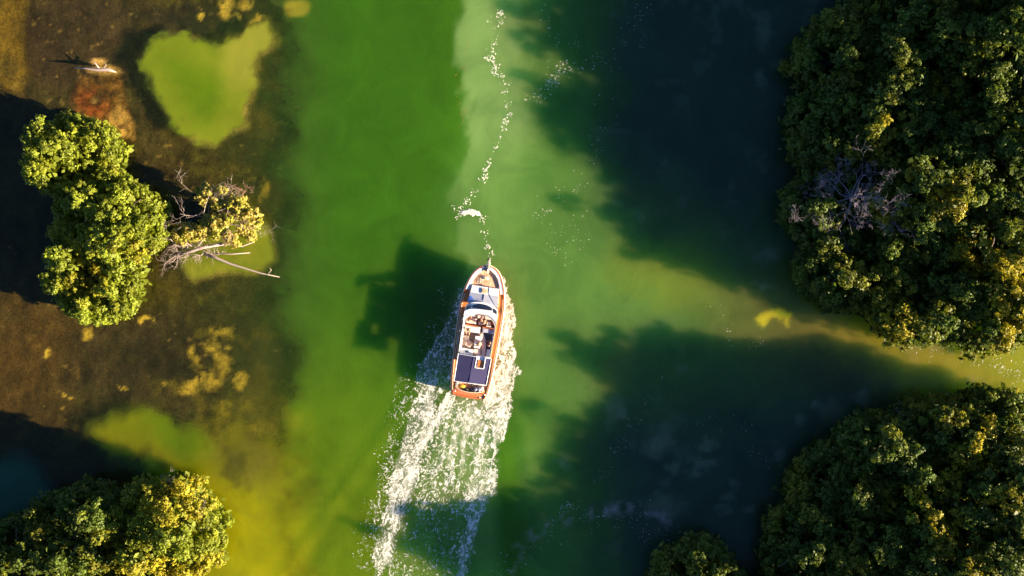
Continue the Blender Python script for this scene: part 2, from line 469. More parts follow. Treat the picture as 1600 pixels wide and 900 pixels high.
def water_material():
    t = NT('lake_water')
    col = t.n('Attribute', attribute_name='body').outputs['Color']
    turb = t.n('Attribute', attribute_name='turb').outputs['Fac']
    pos = t.n('TexCoord').outputs['Object']
    m1 = t.n('Mapping', {'Vector': pos, 'Rotation': (0, 0, math.radians(28)), 'Scale': (1.0, 0.35, 1.0)})
    r1 = t.n('TexNoise', {'Vector': m1.outputs[0], 'Scale': 2.6, 'Detail': 6.0, 'Roughness': 0.62}).outputs[0]
    r2 = t.n('TexNoise', {'Vector': pos, 'Scale': 0.35, 'Detail': 3.0}).outputs[0]
    hgt = t.math('MULTIPLY', r1, t.math('MULTIPLY_ADD', r2, 1.4, 0.1))
    bmp = t.n('Bump', {'Height': hgt, 'Strength': 0.55, 'Distance': 0.10}).outputs[0]
    bmp2 = t.n('Bump', {'Height': hgt, 'Strength': 0.35, 'Distance': 0.08}).outputs[0]
    # drifting plankton streaks in the water body
    st = t.n('TexNoise', {'Vector': pos, 'Scale': 0.22, 'Detail': 7.0, 'Roughness': 0.6, 'Distortion': 0.8}).outputs[0]
    f = t.ramp(st, 0.3, 0.7)
    c2 = t.mixc(1.0, col, t.mixc(f, rgb(0.86, 0.88, 0.86), rgb(1.15, 1.12, 1.1)), 'MULTIPLY')
    body = t.n('BsdfPrincipled', {'Base Color': c2, 'Roughness': 1.0, 'Specular IOR Level': 0.0,
                                  'Subsurface Weight': 1.0, 'Subsurface Radius': (0.8, 1.5, 1.2), 'Subsurface Scale': 13.0,
                                  'Normal': bmp2}, subsurface_method='RANDOM_WALK')
    tr = t.n('BsdfTransparent', {0: rgb(0.92, 0.89, 0.72)})
    mx = t.n('MixShader', {0: turb, 1: tr.outputs[0], 2: body.outputs[0]})
    gl = t.n('BsdfGlossy', {'Color': rgb(1, 1, 1), 'Roughness': 0.06, 'Normal': bmp})
    fr = t.n('Fresnel', {'IOR': 1.33, 'Normal': bmp})
    bf = t.n('NewGeometry').outputs['Backfacing']
    frf = t.math('MULTIPLY', fr.outputs[0], t.math('SUBTRACT', 1.0, bf))
    mx2 = t.n('MixShader', {0: frf, 1: mx.outputs[0], 2: gl.outputs[0]})
    return t.done(mx2.outputs[0])
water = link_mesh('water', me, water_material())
tag(water, 'murky green channel water', None, None, 'structure')

xs2 = axis_coords(-56, 56, 0.20, 400)
ys2 = axis_coords(-34, 34, 0.20, 400)
me, XX, YY, tot = grid_mesh('lakebed', xs2, ys2, bed_z)
set_col(me, 'bed', bed_paint(XX, YY), tot)
def bed_material():
    t = NT('weedy_bed')
    col = t.n('Attribute', attribute_name='bed').outputs['Color']
    pos = t.n('TexCoord').outputs['Object']
    a = t.n('TexNoise', {'Vector': pos, 'Scale': 3.2, 'Detail': 9.0, 'Roughness': 0.75, 'Distortion': 0.6}).outputs[0]
    b = t.n('TexVoronoi', {'Vector': pos, 'Scale': 4.5, 'Randomness': 1.0}).outputs['Distance']
    f = t.math('ADD', t.math('MULTIPLY', a, 1.0), t.math('MULTIPLY', b, 0.35))
    k = t.ramp(f, 0.35, 0.95)
    c2 = t.mixc(1.0, col, t.mixc(k, rgb(0.60, 0.58, 0.55), rgb(1.6, 1.5, 1.35)), 'MULTIPLY')
    bn = t.n('Bump', {'Height': f, 'Strength': 0.35, 'Distance': 0.10}).outputs[0]
    return t.done(t.n('BsdfPrincipled', {'Base Color': c2, 'Roughness': 0.9, 'Specular IOR Level': 0.1, 'Normal': bn}).outputs[0])
bed = link_mesh('lakebed', me, bed_material())
tag(bed, 'weedy brown lakebed rising to muddy islands', None, None, 'structure')

# ---------------------------------------------------------------- foam of the wake
def w2u(px, py):
    q = P(px, py, 0); return boat_uv(q.x, q.y)
us = np.arange(-12.0, 6.6, 0.05); vs = np.arange(-19.5, 11.6, 0.055)
def foam_z(U, V):
    s, c = math.sin(HEAD), math.cos(HEAD)
    X = STERN.x + U * c + V * s; Y = STERN.y - U * s + V * c
    return wave_h(X, Y) + 0.035
fme, UU, VV, ftot = grid_mesh('wake_foam', us, vs, foam_z)
s_, c_ = math.sin(HEAD), math.cos(HEAD)
FX = STERN.x + UU * c_ + VV * s_; FY = STERN.y - UU * s_ + VV * c_
gx = FX * 17 + 800; gy = 450 - FY * 17
fpx = gx + 22 * (fbm(gx / 16, gy / 22, 411, 4) - .5); fpy = gy + 20 * (fbm(gx / 16, gy / 22, 421, 4) - .5)
D = np.zeros(len(fpx))
def add(m, k):
    """coverage of foam, 0..1"""
    global D
    D = np.maximum(D, m * k)
def pm(pts, soft): return sstep(soft, -soft, poly_sd(fpx, fpy, pts))
def ln(pts, w0, w1=0.0): return sstep(w0, w1, line_d(fpx, fpy, pts))
# port bow wave
add(pm([(735, 440), (722, 446), (703, 480), (694, 510), (672, 548), (645, 592), (660, 600), (720, 620), (715, 500)], 5), 0.30)
add(ln([(727, 446), (712, 480), (704, 505), (684, 530), (664, 562), (650, 592)], 7), 0.52)
add(ln([(722, 452), (713, 500), (708, 560), (700, 605)], 9), 0.55)
# starboard bow wave
add(pm([(785, 440), (798, 470), (803, 510), (804, 560), (808, 580), (800, 625), (793, 668), (775, 700), (764, 660), (765, 610), (780, 520)], 4), 0.46)
add(ln([(782, 440), (790, 475), (791, 525), (784, 560), (774, 600), (766, 630)], 11, 2), 0.85)
add(ln([(790, 448), (799, 490), (801, 540), (807, 578), (799, 615), (794, 655), (780, 690)], 4.5), 0.80)
# astern: left arm with a bright spine, ragged fringe outside
spine = [(698, 628), (676, 662), (655, 700), (640, 745), (624, 795), (608, 845), (594, 890), (585, 930)]
add(ln(spine, 12), 0.80)
add(ln([(668, 598), (662, 640), (648, 690), (632, 745), (616, 800), (600, 870)], 30, 4), 0.50)
add(ln([(676, 596), (664, 625), (655, 650)], 20, 5), 0.58)
add(ln([(640, 600), (630, 660), (612, 740), (592, 810), (575, 880)], 30), 0.11)
# centre lace, thinning with distance
cen = pm([(700, 618), (762, 620), (772, 680), (770, 770), (745, 800), (700, 800), (640, 815), (648, 720), (672, 655)], 16)
add(cen, 0.20)
add(pm([(712, 620), (758, 624), (764, 665), (742, 700), (715, 665)], 20), 0.46)
for k in range(5):
    x0 = 706 + 12 * k; x1 = 676 + 21 * k
    add(ln([(x0, 622), (x0 * .55 + x1 * .45 + 4 * math.sin(k * 3), 690), (x1, 780)], 11) * sstep(815, 740, fpy), 0.44)
add(pm([(650, 775), (765, 765), (742, 820), (716, 930), (590, 930), (612, 850)], 18), 0.115)
# starboard crest
add(ln([(757, 622), (764, 650), (771, 680), (771, 720), (767, 752)], 3.2), 1.0)
add(ln([(768, 740), (762, 770), (748, 798), (735, 830), (722, 870), (712, 930)], 15), 0.62)
add(pm([(742, 650), (768, 660), (768, 770), (742, 800), (722, 790), (738, 720)], 12), 0.40)
D = D * (0.70 + 0.60 * fbm(gx / 26, gy / 30, 71, 3))
D *= 1 - 0.35 * sstep(780, 900, gy)
def ridge(x, y, seed, o=3): return 1 - np.abs(2 * fbm(x, y, seed, o, 0.5) - 1)
wx_ = fbm(UU * 1.1, VV * .8, 1, 3) - .5; wy_ = fbm(UU * 1.1, VV * .8, 2, 3) - .5
A_ = UU + wx_ * 1.5; B_ = VV * 0.58 + wy_ * 1.3
R = np.maximum(ridge(A_ * 3.1, B_ * 3.1, 11) ** 2, 0.93 * ridge(A_ * 6.4 + 9, B_ * 6.4, 23) ** 2)
R = R * (0.75 + 0.5 * fbm(UU * 5.5, VV * 5.5, 37, 3)) + 0.25 * fbm(A_ * 1.2, B_ * 0.9, 39, 3)
q_ = np.sort(R[::17]); rank = np.searchsorted(q_, R) / len(q_)
D = D * 0.86
alpha = 0.88 * sstep(-0.10, 0.10, rank - (1 - D)) * sstep(0.015, 0.06, D)
milk = fbm(UU * 1.6 + wx_, VV * 0.45, 51, 4)
alpha = np.maximum(alpha, 0.42 * sstep(0.08, 0.6, D) * sstep(.35, .75, milk) + 0.08 * sstep(0.1, 0.4, D))
set_f(fme, 'dens', alpha, ftot)
def foam_material():
    t = NT('white_foam')
    al = t.n('Attribute', attribute_name='dens').outputs['Fac']
    pos = t.n('TexCoord').outputs['Object']
    fine = t.n('TexNoise', {'Vector': pos, 'Scale': 9.0, 'Detail': 4.0}).outputs[0]
    bn = t.n('Bump', {'Height': fine, 'Strength': 0.5, 'Distance': 0.04}).outputs[0]
    bs = t.n('BsdfPrincipled', {'Base Color': rgb(0.78, 0.74, 0.66), 'Roughness': 0.8, 'Specular IOR Level': 0.2, 'Normal': bn})
    tr = t.n('BsdfTransparent')
    return t.done(t.n('MixShader', {0: al, 1: tr.outputs[0], 2: bs.outputs[0]}).outputs[0])
foam = link_mesh('wake_foam', fme, foam_material())
foam.location = (STERN.x, STERN.y, 0)
foam.rotation_euler = (0, 0, -HEAD)
tag(foam, 'white foam and lace of the wake spreading around and behind the boat', 'foam', None, 'stuff')

# ---------------------------------------------------------------- floating flecks
M_foamfleck = simple('foam_fleck', (0.66, 0.62, 0.52), 0.8)
def fleck_mesh(name, items, mat):
    """items: (x, y, r, elong, rot)"""
    rs = np.random.RandomState(len(items))
    V = []; F = []
    for (x, y, r, el, ro) in items:
        b = len(V)
        if rs.rand() < 0.5 and r > 0.035:
            # a curl of foam: a thin bent band
            n = 9; R_ = r * rs.uniform(1.3, 2.2); a0 = rs.rand() * 6.28; sp = rs.uniform(1.4, 4.2)
            for k in range(n):
                a = a0 + sp * k / (n - 1); w = r * 0.42 * (0.3 + math.sin(math.pi * k / (n - 1))) * rs.uniform(.7, 1.3); e_ = 1 + .3 * math.sin(a * 2 + ro)
                for q, z in ((R_ * e_ - w, .010), (R_ * e_, .035), (R_ * e_ + w, .010)): V.append((x + q * math.cos(a) * el * .7, y + q * math.sin(a), z))
            for k in range(n - 1):
                for j in range(2): F.append((b + 3 * k + j, b + 3 * k + j + 1, b + 3 * k + j + 4, b + 3 * k + j + 3))
            continue
        n = 8
        for k in range(n):
            a = 2 * math.pi * k / n
            rr = r * (0.5 + 0.8 * rs.rand())
            ux, uy = rr * math.cos(a) * el, rr * math.sin(a)
            V.append((x + ux * math.cos(ro) - uy * math.sin(ro), y + ux * math.sin(ro) + uy * math.cos(ro), 0.010))
        V.append((x, y, 0.035))
        for k in range(n): F.append((b + k, b + (k + 1) % n, b + n))
    me = bpy.data.meshes.new(name); me.from_pydata(V, [], F); me.update()
    return link_mesh(name, me, mat)
rs = np.random.RandomState(12)
items = []
def trail(pts, n, spread, rmin, rmax, power=2.5, el=1.5, ang=None):
    pts = np.array(pts, float)
    seg = np.linalg.norm(np.diff(pts, axis=0), axis=1); cum = np.concatenate([[0], np.cumsum(seg)])
    k = 0; n = int(n * 1.5)
    while k < n:
        t = rs.rand() * cum[-1]
        i = min(np.searchsorted(cum, t) - 1, len(seg) - 1); i = max(i, 0)
        f = (t - cum[i]) / seg[i]
        m = int(1 + rs.rand() * 5)
        bx, by = pts[i] * (1 - f) + pts[i + 1] * f + rs.randn(2) * spread
        for j in range(m):
            x, y = (bx, by) + rs.randn(2) * (1.8 + spread * .25)
            r = 0.36 * (rmin + (rmax - rmin) * rs.rand() ** power) / 17
            q = P(x, y)
            items.append((q.x, q.y, r, 1 + rs.rand() * el, rs.rand() * 6.28 if ang is None else ang + rs.randn() * .3))
            k += 1
trail([(784, 5), (775, 40), (768, 85), (772, 110), (788, 128), (794, 165), (792, 200)], 95, 3.5, 0.8, 3.0)
trail([(768, 88), (773, 108), (786, 122)], 30, 3, 1.2, 3.4)
trail([(793, 165), (786, 205), (772, 240), (763, 258), (758, 280), (742, 300), (728, 318)], 70, 3.0, 0.9, 3.2)
trail([(757, 262), (758, 285)], 12, 2, 1.5, 3.5)
trail([(702, 325), (714, 336), (728, 318), (734, 308)], 18, 3, 1.4, 3.4)
trail([(748, 336), (758, 345), (760, 362), (758, 378), (770, 390), (768, 408)], 34, 3.2, 1.4, 3.4)
trail([(822, 160), (850, 142), (864, 125), (880, 105), (900, 98)], 70, 6, 0.7, 2.6)
trail([(862, 132), (868, 124)], 26, 4, 0.9, 2.2)
trail([(858, 20), (878, 60), (862, 95), (900, 104), (930, 85)], 60, 13, 0.6, 1.8)
trail([(1020, 5), (1000, 35), (975, 75), (955, 110), (940, 180), (925, 250)], 110, 11, 0.6, 1.5)
trail([(920, 285), (860, 310), (840, 340), (815, 350)], 36, 7, 0.7, 1.6)
trail([(915, 330), (890, 365), (880, 400), (920, 340)], 40, 14, 0.6, 1.4)
trail([(1035, 590), (1018, 620), (985, 680), (960, 715), (925, 765), (905, 785)], 60, 5, 0.6, 1.5)
trail([(1060, 640), (1090, 680), (1200, 690), (1230, 740)], 36, 16, 0.6, 1.4)
trail([(1110, 470), (1150, 500), (1115, 520), (1200, 540)], 20, 14, 0.7, 1.5)
trail([(870, 800), (890, 790), (905, 790)], 30, 3, 0.8, 1.9)
trail([(785, 890), (810, 860), (860, 830), (930, 815), (1010, 815), (1040, 835)], 170, 12, 0.6, 1.7)
trail([(1400, 530), (1480, 545), (1560, 570), (1610, 590)], 110, 8, 0.7, 1.7, 2.0, 2.6, 1.1)
trail([(1560, 570), (1600, 585)], 40, 9, 0.9, 2.0, 2.0, 2.6, 1.1)
trail([(616, 640), (600, 740), (575, 830), (566, 880)], 150, 8, 0.7, 1.9)
trail([(690, 500), (660, 545), (648, 600)], 40, 7, 0.7, 1.8)
trail([(700, 480), (690, 440), (700, 470)], 16, 8, 0.7, 1.8)
fl = fleck_mesh('foam_flecks', items, M_foamfleck)
tag(fl, 'scattered white flecks of foam drifting on the water', 'foam flecks', None, 'stuff')
items = []
trail([(732, 70), (728, 95), (724, 115), (712, 122), (722, 190), (722, 205)], 26, 3, 0.8, 1.7)
lf = fleck_mesh('floating_leaves', items, simple('brown_leaf', (0.30, 0.10, 0.03), 0.7))
tag(lf, 'reddish brown leaves drifting in the green water', 'leaves', None, 'stuff')
def raft(name, pts, label):
    bm = bmesh.new()
    rr = random.Random(5)
    vs_ = []
    n = len(pts)
    for i in range(n):
        a = Vector(pts[i]); b = Vector(pts[(i + 1) % n])
        for k in range(4):
            q = a.lerp(b, k / 4) + Vector((rr.uniform(-.7, .7), rr.uniform(-.7, .7)))
            w = P(q.x, q.y); vs_.append(bm.verts.new((w.x, w.y, 0.012)))
    cx = sum(v.co.x for v in vs_) / len(vs_); cy = sum(v.co.y for v in vs_) / len(vs_)
    ins = [bm.verts.new((cx + (v.co.x - cx) * .78, cy + (v.co.y - cy) * .78, 0.06)) for v in vs_]
    m = len(vs_)
    for i in range(m): bm.faces.new((vs_[i], vs_[(i + 1) % m], ins[(i + 1) % m], ins[i]))
    bm.faces.new(ins)
    me = bpy.data.meshes.new(name); bm.to_mesh(me); bm.free()
    o = link_mesh(name, me, M_foamfleck)
    return tag(o, label, 'foam patch')
raft('foam_patch', [(717, 333), (720, 329), (727, 328), (733, 326), (741, 327), (748, 330), (752, 335), (750, 338), (744, 336), (738, 338), (732, 334), (724, 337)], 'large crescent patch of cream foam floating ahead of the boat')

# ---------------------------------------------------------------- foliage
def leaf_material(name, tint=1.0):
    t = NT(name)
    col = t.n('Attribute', attribute_name='leaf').outputs['Color']
    d = t.n('BsdfPrincipled', {'Base Color': col, 'Roughness': 0.55, 'Specular IOR Level': 0.25})
    c2 = t.mixc(1.0, col, rgb(1.5, 1.4, 0.5), 'MULTIPLY')
    tr = t.n('BsdfTranslucent', {0: c2})
    return t.done(t.n('MixShader', {0: 0.28, 1: d.outputs[0], 2: tr.outputs[0]}).outputs[0])
M_leaf = leaf_material('leaves')
M_bark = simple('bark', (0.12, 0.085, 0.06), 0.9, 0.4, 9, bump=0.5)
M_dead = simple('bleached_wood', (0.36, 0.27, 0.235), 0.8, 0.3, 9, bump=0.4)
M_deadg = simple('grey_dead_twigs', (0.25, 0.20, 0.235), 0.9, 0.3, 9)
M_red = simple('reddish_twigs', (0.42, 0.22, 0.17), 0.9, 0.3, 9)

def unit(v): return v / (np.linalg.norm(v, axis=1, keepdims=True) + 1e-9)

def quads_mesh(name, pos, nrm, size, col, rs, aspect=0.62):
    n = len(pos)
    r = unit(rs.randn(n, 3))
    t = unit(np.cross(nrm, r)); b = np.cross(nrm, t)
    s = size[:, None]
    v0 = pos - t * s; v1 = pos + b * s * aspect + nrm * s * 0.12; v2 = pos + t * s; v3 = pos - b * s * aspect + nrm * s * 0.12
    V = np.stack([v0, v1, v2, v3], 1).reshape(-1, 3)
    me = bpy.data.meshes.new(name)
    me.vertices.add(4 * n); me.vertices.foreach_set('co', V.ravel().astype(np.float32))
    me.loops.add(4 * n); me.loops.foreach_set('vertex_index', np.arange(4 * n, dtype=np.int32))
    me.polygons.add(n); me.polygons.foreach_set('loop_start', np.arange(0, 4 * n, 4, dtype=np.int32))
    me.update(calc_edges=True)
    a = me.attributes.new('leaf', 'FLOAT_COLOR', 'POINT')
    cc = np.ones((n, 4, 4), np.float32); cc[:, :, :3] = col[:, None, :]
    a.data.foreach_set('color', cc.ravel())
    return me

def clump_leaves(cen, rad, colr, rs, sprigs=15, leaves=15, lsize=0.15, outward=None):
    """cen (n,3), rad (n), colr (n,3): cauliflower clumps of leaves"""
    n = len(cen)
    d = unit(rs.randn(n * sprigs, 3)); d[:, 2] = np.where(d[:, 2] < -0.25, -d[:, 2], d[:, 2])
    R = np.repeat(rad, sprigs)
    sp = np.repeat(cen, sprigs, 0) + d * (R * rs.uniform(0.55, 1.05, n * sprigs))[:, None] * np.array([1, 1, 0.85])
    sr = R * rs.uniform(0.22, 0.42, n * sprigs)
    sc_ = np.repeat(colr, sprigs, 0) * rs.uniform(0.78, 1.22, (n * sprigs, 1))
    m = n * sprigs
    e = unit(rs.randn(m * leaves, 3)); e[:, 2] = np.where(e[:, 2] < -0.5, -e[:, 2], e[:, 2])
    pos = np.repeat(sp, leaves, 0) + e * (np.repeat(sr, leaves) * rs.uniform(0.5, 1.1, m * leaves))[:, None]
    out = np.repeat(d, leaves, 0)
    nr = unit(e * 0.7 + out * 0.6 + rs.randn(m * leaves, 3) * 0.45)
    size = lsize * rs.uniform(0.6, 1.15, m * leaves)
    col = np.repeat(sc_, leaves, 0) * rs.uniform(0.75, 1.25, (m * leaves, 1))
    return pos, nr, size, col

# tubes -----------------------------------------------------------------
class Tubes:
    def __init__(self): self.V = []; self.F = []
    def add(self, pts, rads, n=5, cap=True):
        b0 = len(self.V); pts = [Vector(p) for p in pts]
        for i, p in enumerate(pts):
            d = (pts[min(i + 1, len(pts) - 1)] - pts[max(i - 1, 0)])
            if d.length < 1e-6: d = Vector((0, 0, 1))
            d.normalize()
            up = Vector((0, 0, 1)) if abs(d.z) < 0.9 else Vector((1, 0, 0))
            x = d.cross(up).normalized(); y = d.cross(x)
            for k in range(n):
                a = 2 * math.pi * k / n
                self.V.append(p + (x * math.cos(a) + y * math.sin(a)) * rads[i])
        for i in range(len(pts) - 1):
            for k in range(n):
                a = b0 + i * n + k; b = b0 + i * n + (k + 1) % n
                self.F.append((a, b, b + n, a + n))
        if cap:
            self.F.append(tuple(b0 + k for k in range(n))[::-1])
            e = b0 + (len(pts) - 1) * n
            self.F.append(tuple(e + k for k in range(n)))
    def build(self, name, mat, parent=None, smooth=True):
        me = bpy.data.meshes.new(name); me.from_pydata([tuple(v) for v in self.V], [], self.F); me.update()
        if smooth: me.polygons.foreach_set('use_smooth', np.ones(len(me.polygons), bool))
        return link_mesh(name, me, mat, parent)

def branch(T, rnd, p, d, length, r, depth, flat=0.5, kids=3, n=5):
    pts = [Vector(p)]; rads = [r]; d = Vector(d).normalized(); seg = 5
    for i in range(seg):
        d = (d + Vector((rnd.gauss(0, .22), rnd.gauss(0, .22), rnd.gauss(0, .14)))).normalized()
        pts.append(pts[-1] + d * length / seg); rads.append(r * (1 - 0.75 * (i + 1) / seg))
    T.add(pts, rads, n if depth > 1 else 4, cap=False)
    if depth <= 0: return
    for k in range(kids + (1 if rnd.random() < .5 else 0)):
        i = rnd.randint(1, seg)
        a = rnd.uniform(0.5, 1.15) * rnd.choice((-1, 1))
        nd = Matrix.Rotation(a, 3, 'Z') @ d
        nd = (nd + Vector((0, 0, rnd.uniform(-flat, flat)))).normalized()
        branch(T, rnd, pts[i], nd, length * rnd.uniform(.42, .68), max(0.008, rads[i] * .62), depth - 1, flat, kids, n)

def make_tree(name, label, group, px, py, rpx, rpy, h, seed, rot=0.0, base=(0.050, 0.072, 0.010), warm=(0.095, 0.085, 0.010), warmth=0.3,
              zb=0.8, spacing=1.12, lsize=0.128, sprigs=15, leaves=18, cat='tree', crad=(0.50, 0.95), flat=0.5, bough=1.0):
    rs = np.random.RandomState(seed)
    c = P(px, py, h * 0.7)
    rx, ry = rpx / 17 * (1 - h * .7 / H), rpy / 17 * (1 - h * .7 / H)
    root = empty(name, (c.x, c.y, 0.0)); tag(root, label, cat, group)
    # clump centres on a jittered hexagonal layout
    pts = []
    R = max(rx, ry) + 0.5
    j = 0; y = -R
    while y < R:
        x = -R + (j % 2) * spacing / 2
        while x < R:
            pts.append((x, y)); x += spacing
        y += spacing * 0.87; j += 1
    pts = np.array(pts); pts = pts + rs.uniform(-.38, .38, pts.shape) * spacing
    th = np.arctan2(pts[:, 1] / ry, pts[:, 0] / rx)
    rim = 0.88 + 0.42 * (vnoise(np.cos(th) * 1.9 + 9, np.sin(th) * 1.9 + 9, seed) - 0.35) + 0.24 * (vnoise(np.cos(th) * 4 + 9, np.sin(th) * 5 + 9, seed + 3) - .5)
    rho = np.sqrt((pts[:, 0] / rx) ** 2 + (pts[:, 1] / ry) ** 2) / rim
    keep = rho < 1.0
    pts = pts[keep]; rho = rho[keep]
    dome = zb + 0.5 + (h - zb - 1.1) * (1 - rho ** 2.4) ** flat
    z = dome + (vnoise(pts[:, 0] * .42 + 50, pts[:, 1] * .42, seed + 7) - 0.5) * 3.0 + rs.uniform(-.5, .5, len(pts))
    # boughs: clumps gather into rounded heads with dark gaps between
    nb = max(3, int(rx * ry * math.pi / (2.3 * spacing) ** 2 * 1.25))
    ba = rs.uniform(0, 6.283, nb); br = np.sqrt(rs.rand(nb))
    bc = np.stack([np.cos(ba) * br * rx, np.sin(ba) * br * ry], 1)
    db = np.sqrt(((pts[:, None, :] - bc[None]) ** 2).sum(2)); kk = db.argmin(1); dmin = db.min(1)
    z = z + rs.uniform(-.7, .7, nb)[kk] + 1.05 * bough * (1 - np.minimum(dmin / 1.25, 1.6) ** 2)
    z = np.maximum(z, zb + 0.2)
    rad = rs.uniform(crad[0], crad[1], len(pts))
    # skirt clumps down the sides of the crown
    ang = np.arange(0, 2 * math.pi, spacing / max(rx, ry) * 1.1)
    sk = []
    for a in ang:
        rm = 0.90 + 0.30 * (vnoise(np.array([math.cos(a) * 1.9 + 9]), np.array([math.sin(a) * 1.9 + 9]), seed)[0] - 0.35)
        zz = zb
        while zz < zb + (h - zb) * 0.55:
            f = rm * rs.uniform(.84, .98) * (1 - 0.10 * zz / h)
            sk.append((math.cos(a) * rx * f, math.sin(a) * ry * f, zz + rs.uniform(0, .6), rs.uniform(.5, .8))); zz += 1.35
    sk = np.array(sk)
    cen = np.concatenate([np.stack([pts[:, 0], pts[:, 1], z], 1), sk[:, :3]])
    rad = np.concatenate([rad, sk[:, 3]])
    cr, sr_ = math.cos(rot), math.sin(rot)
    cen[:, :2] = np.stack([cen[:, 0] * cr - cen[:, 1] * sr_, cen[:, 0] * sr_ + cen[:, 1] * cr], 1)
    n = len(cen)
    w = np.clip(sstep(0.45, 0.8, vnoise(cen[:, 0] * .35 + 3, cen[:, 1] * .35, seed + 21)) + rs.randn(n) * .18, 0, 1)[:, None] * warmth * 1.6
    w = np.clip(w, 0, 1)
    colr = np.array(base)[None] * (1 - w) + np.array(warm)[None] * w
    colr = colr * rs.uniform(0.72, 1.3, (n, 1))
    pos, nr, size, col = clump_leaves(cen, rad, colr, rs, sprigs, leaves, lsize)
    # inner leaves that close the crown
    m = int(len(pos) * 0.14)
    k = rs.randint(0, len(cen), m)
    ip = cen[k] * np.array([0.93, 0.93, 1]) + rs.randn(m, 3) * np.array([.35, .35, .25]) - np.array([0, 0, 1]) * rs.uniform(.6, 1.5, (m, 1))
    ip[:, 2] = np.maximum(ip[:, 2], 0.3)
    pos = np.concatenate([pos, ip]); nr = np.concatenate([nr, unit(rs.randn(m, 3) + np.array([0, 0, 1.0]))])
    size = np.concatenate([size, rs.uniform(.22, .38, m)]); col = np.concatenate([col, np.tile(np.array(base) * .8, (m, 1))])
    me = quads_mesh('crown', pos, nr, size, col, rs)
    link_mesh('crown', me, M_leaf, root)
    rnd = random.Random(seed)
    T = Tubes()
    T.add([(0, 0, -1.2), (.1, 0, h * .25), (.05, .1, h * .55), (0, 0, h * .8)], [.30 + .02 * h, .24 + .01 * h, .16, .05], 8)
    T.build('trunk', M_bark, root)
    T = Tubes()
    for k in range(7):
        a = 2 * math.pi * k / 7 + rnd.uniform(-.3, .3)
        s0 = h * rnd.uniform(.2, .5)
        T.add([(0.05, 0, s0), (math.cos(a) * rx * .35, math.sin(a) * ry * .35, s0 + h * .14), (math.cos(a) * rx * .75, math.sin(a) * ry * .75, s0 + h * .18)], [.13, .09, .03], 5)
    T.build('limbs', M_bark, root)
    return root

LIT = (0.19, 0.225, 0.016); LITW = (0.34, 0.29, 0.018)  # leaf tones lightened for the fully sunlit left-hand trees
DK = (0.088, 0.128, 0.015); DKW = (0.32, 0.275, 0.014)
GR = 'leafy trees of the upper right island'
U = [ # px, py, rx, ry, h, label
 (1345, 88, 95, 85, 6.2, 'dark shaded tree at the upper left shoulder of the upper right island'),
 (1312, 205, 78, 78, 5.0, 'dark green tree above the grey bare branches, on the water edge'),
 (1300, 330, 72, 70, 4.6, 'low dark tree left of the grey bare branches'),
 (1345, 425, 88, 72, 4.8, 'dark tree below the grey bare branches with one golden sprig cluster'),
 (1455, 60, 105, 90, 8.6, 'dark green tree near the top edge with no sunlit leaves'),
 (1425, 185, 98, 90, 8.4, 'dark tree flecked with golden tips, above and right of the grey bare branches'),
 (1462, 320, 98, 88, 8.8, 'golden and green tree right of the grey bare branches'),
 (1455, 462, 100, 76, 5.8, 'sunlit tree overhanging the narrow channel at its left end'),
 (1565, 80, 90, 105, 11, 'tall tree in the top right corner with yellow lit right edge'),
 (1560, 220, 92, 88, 10.8, 'tall lit tree at the right edge above the middle of the upper right island'),
 (1578, 350, 92, 90, 10.4, 'golden tree at the right edge halfway down the photo'),
 (1565, 470, 92, 80, 7.8, 'bright golden tree at the right edge beside the narrow channel')]
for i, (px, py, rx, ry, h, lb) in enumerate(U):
    make_tree('leafy_tree', lb, GR, px, py, rx, ry, h, 100 + i, base=DK, warm=DKW, warmth=0.22 + 0.40 * (px > 1400) * (py > 150))  # more golden leaves given to crowns on the sunlit side
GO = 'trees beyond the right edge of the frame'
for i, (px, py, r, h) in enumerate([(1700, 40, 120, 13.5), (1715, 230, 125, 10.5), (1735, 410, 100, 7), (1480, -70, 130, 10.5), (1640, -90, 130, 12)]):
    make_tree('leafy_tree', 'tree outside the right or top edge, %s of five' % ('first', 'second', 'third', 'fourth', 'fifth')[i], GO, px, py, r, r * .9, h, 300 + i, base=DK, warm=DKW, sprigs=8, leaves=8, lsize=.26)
GL = 'leafy trees of the lower right island'
Lr = [
 (1262, 862, 66, 76, 5.2, 'dark tree at the left tip of the lower right island by the bottom edge'),
 (1300, 765, 68, 62, 5.0, 'dark low tree on the left water edge of the lower right island'),
 (1385, 712, 82, 62, 6.0, 'dark tree behind the tiny grey twigs on the upper left of the lower right island'),
 (1485, 676, 78, 56, 6.6, 'dark tree on the upper edge of the lower right island beside the channel'),
 (1575, 674, 70, 58, 6.9, 'dark tree at the right edge just below the narrow channel'),
 (1365, 835, 88, 88, 6.3, 'dark tree with few golden tips at its right, near the bottom edge'),
 (1475, 780, 88, 78, 7.8, 'tree with an arc of golden sunlit leaves in the lower right island'),
 (1575, 778, 84, 76, 8.6, 'tall tree with lit right side at the right edge of the lower right island'),
 (1480, 880, 86, 70, 8.0, 'golden green tree at the bottom edge of the lower right island'),
 (1580, 882, 84, 74, 9.2, 'bright golden tree in the bottom right corner')]
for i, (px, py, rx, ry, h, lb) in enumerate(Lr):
    make_tree('leafy_tree', lb, GL, px, py, rx, ry, h, 500 + i, base=DK, warm=DKW, warmth=0.22 + 0.45 * (px > 1450))  # golden leaf share raised for the sunlit right-hand crowns
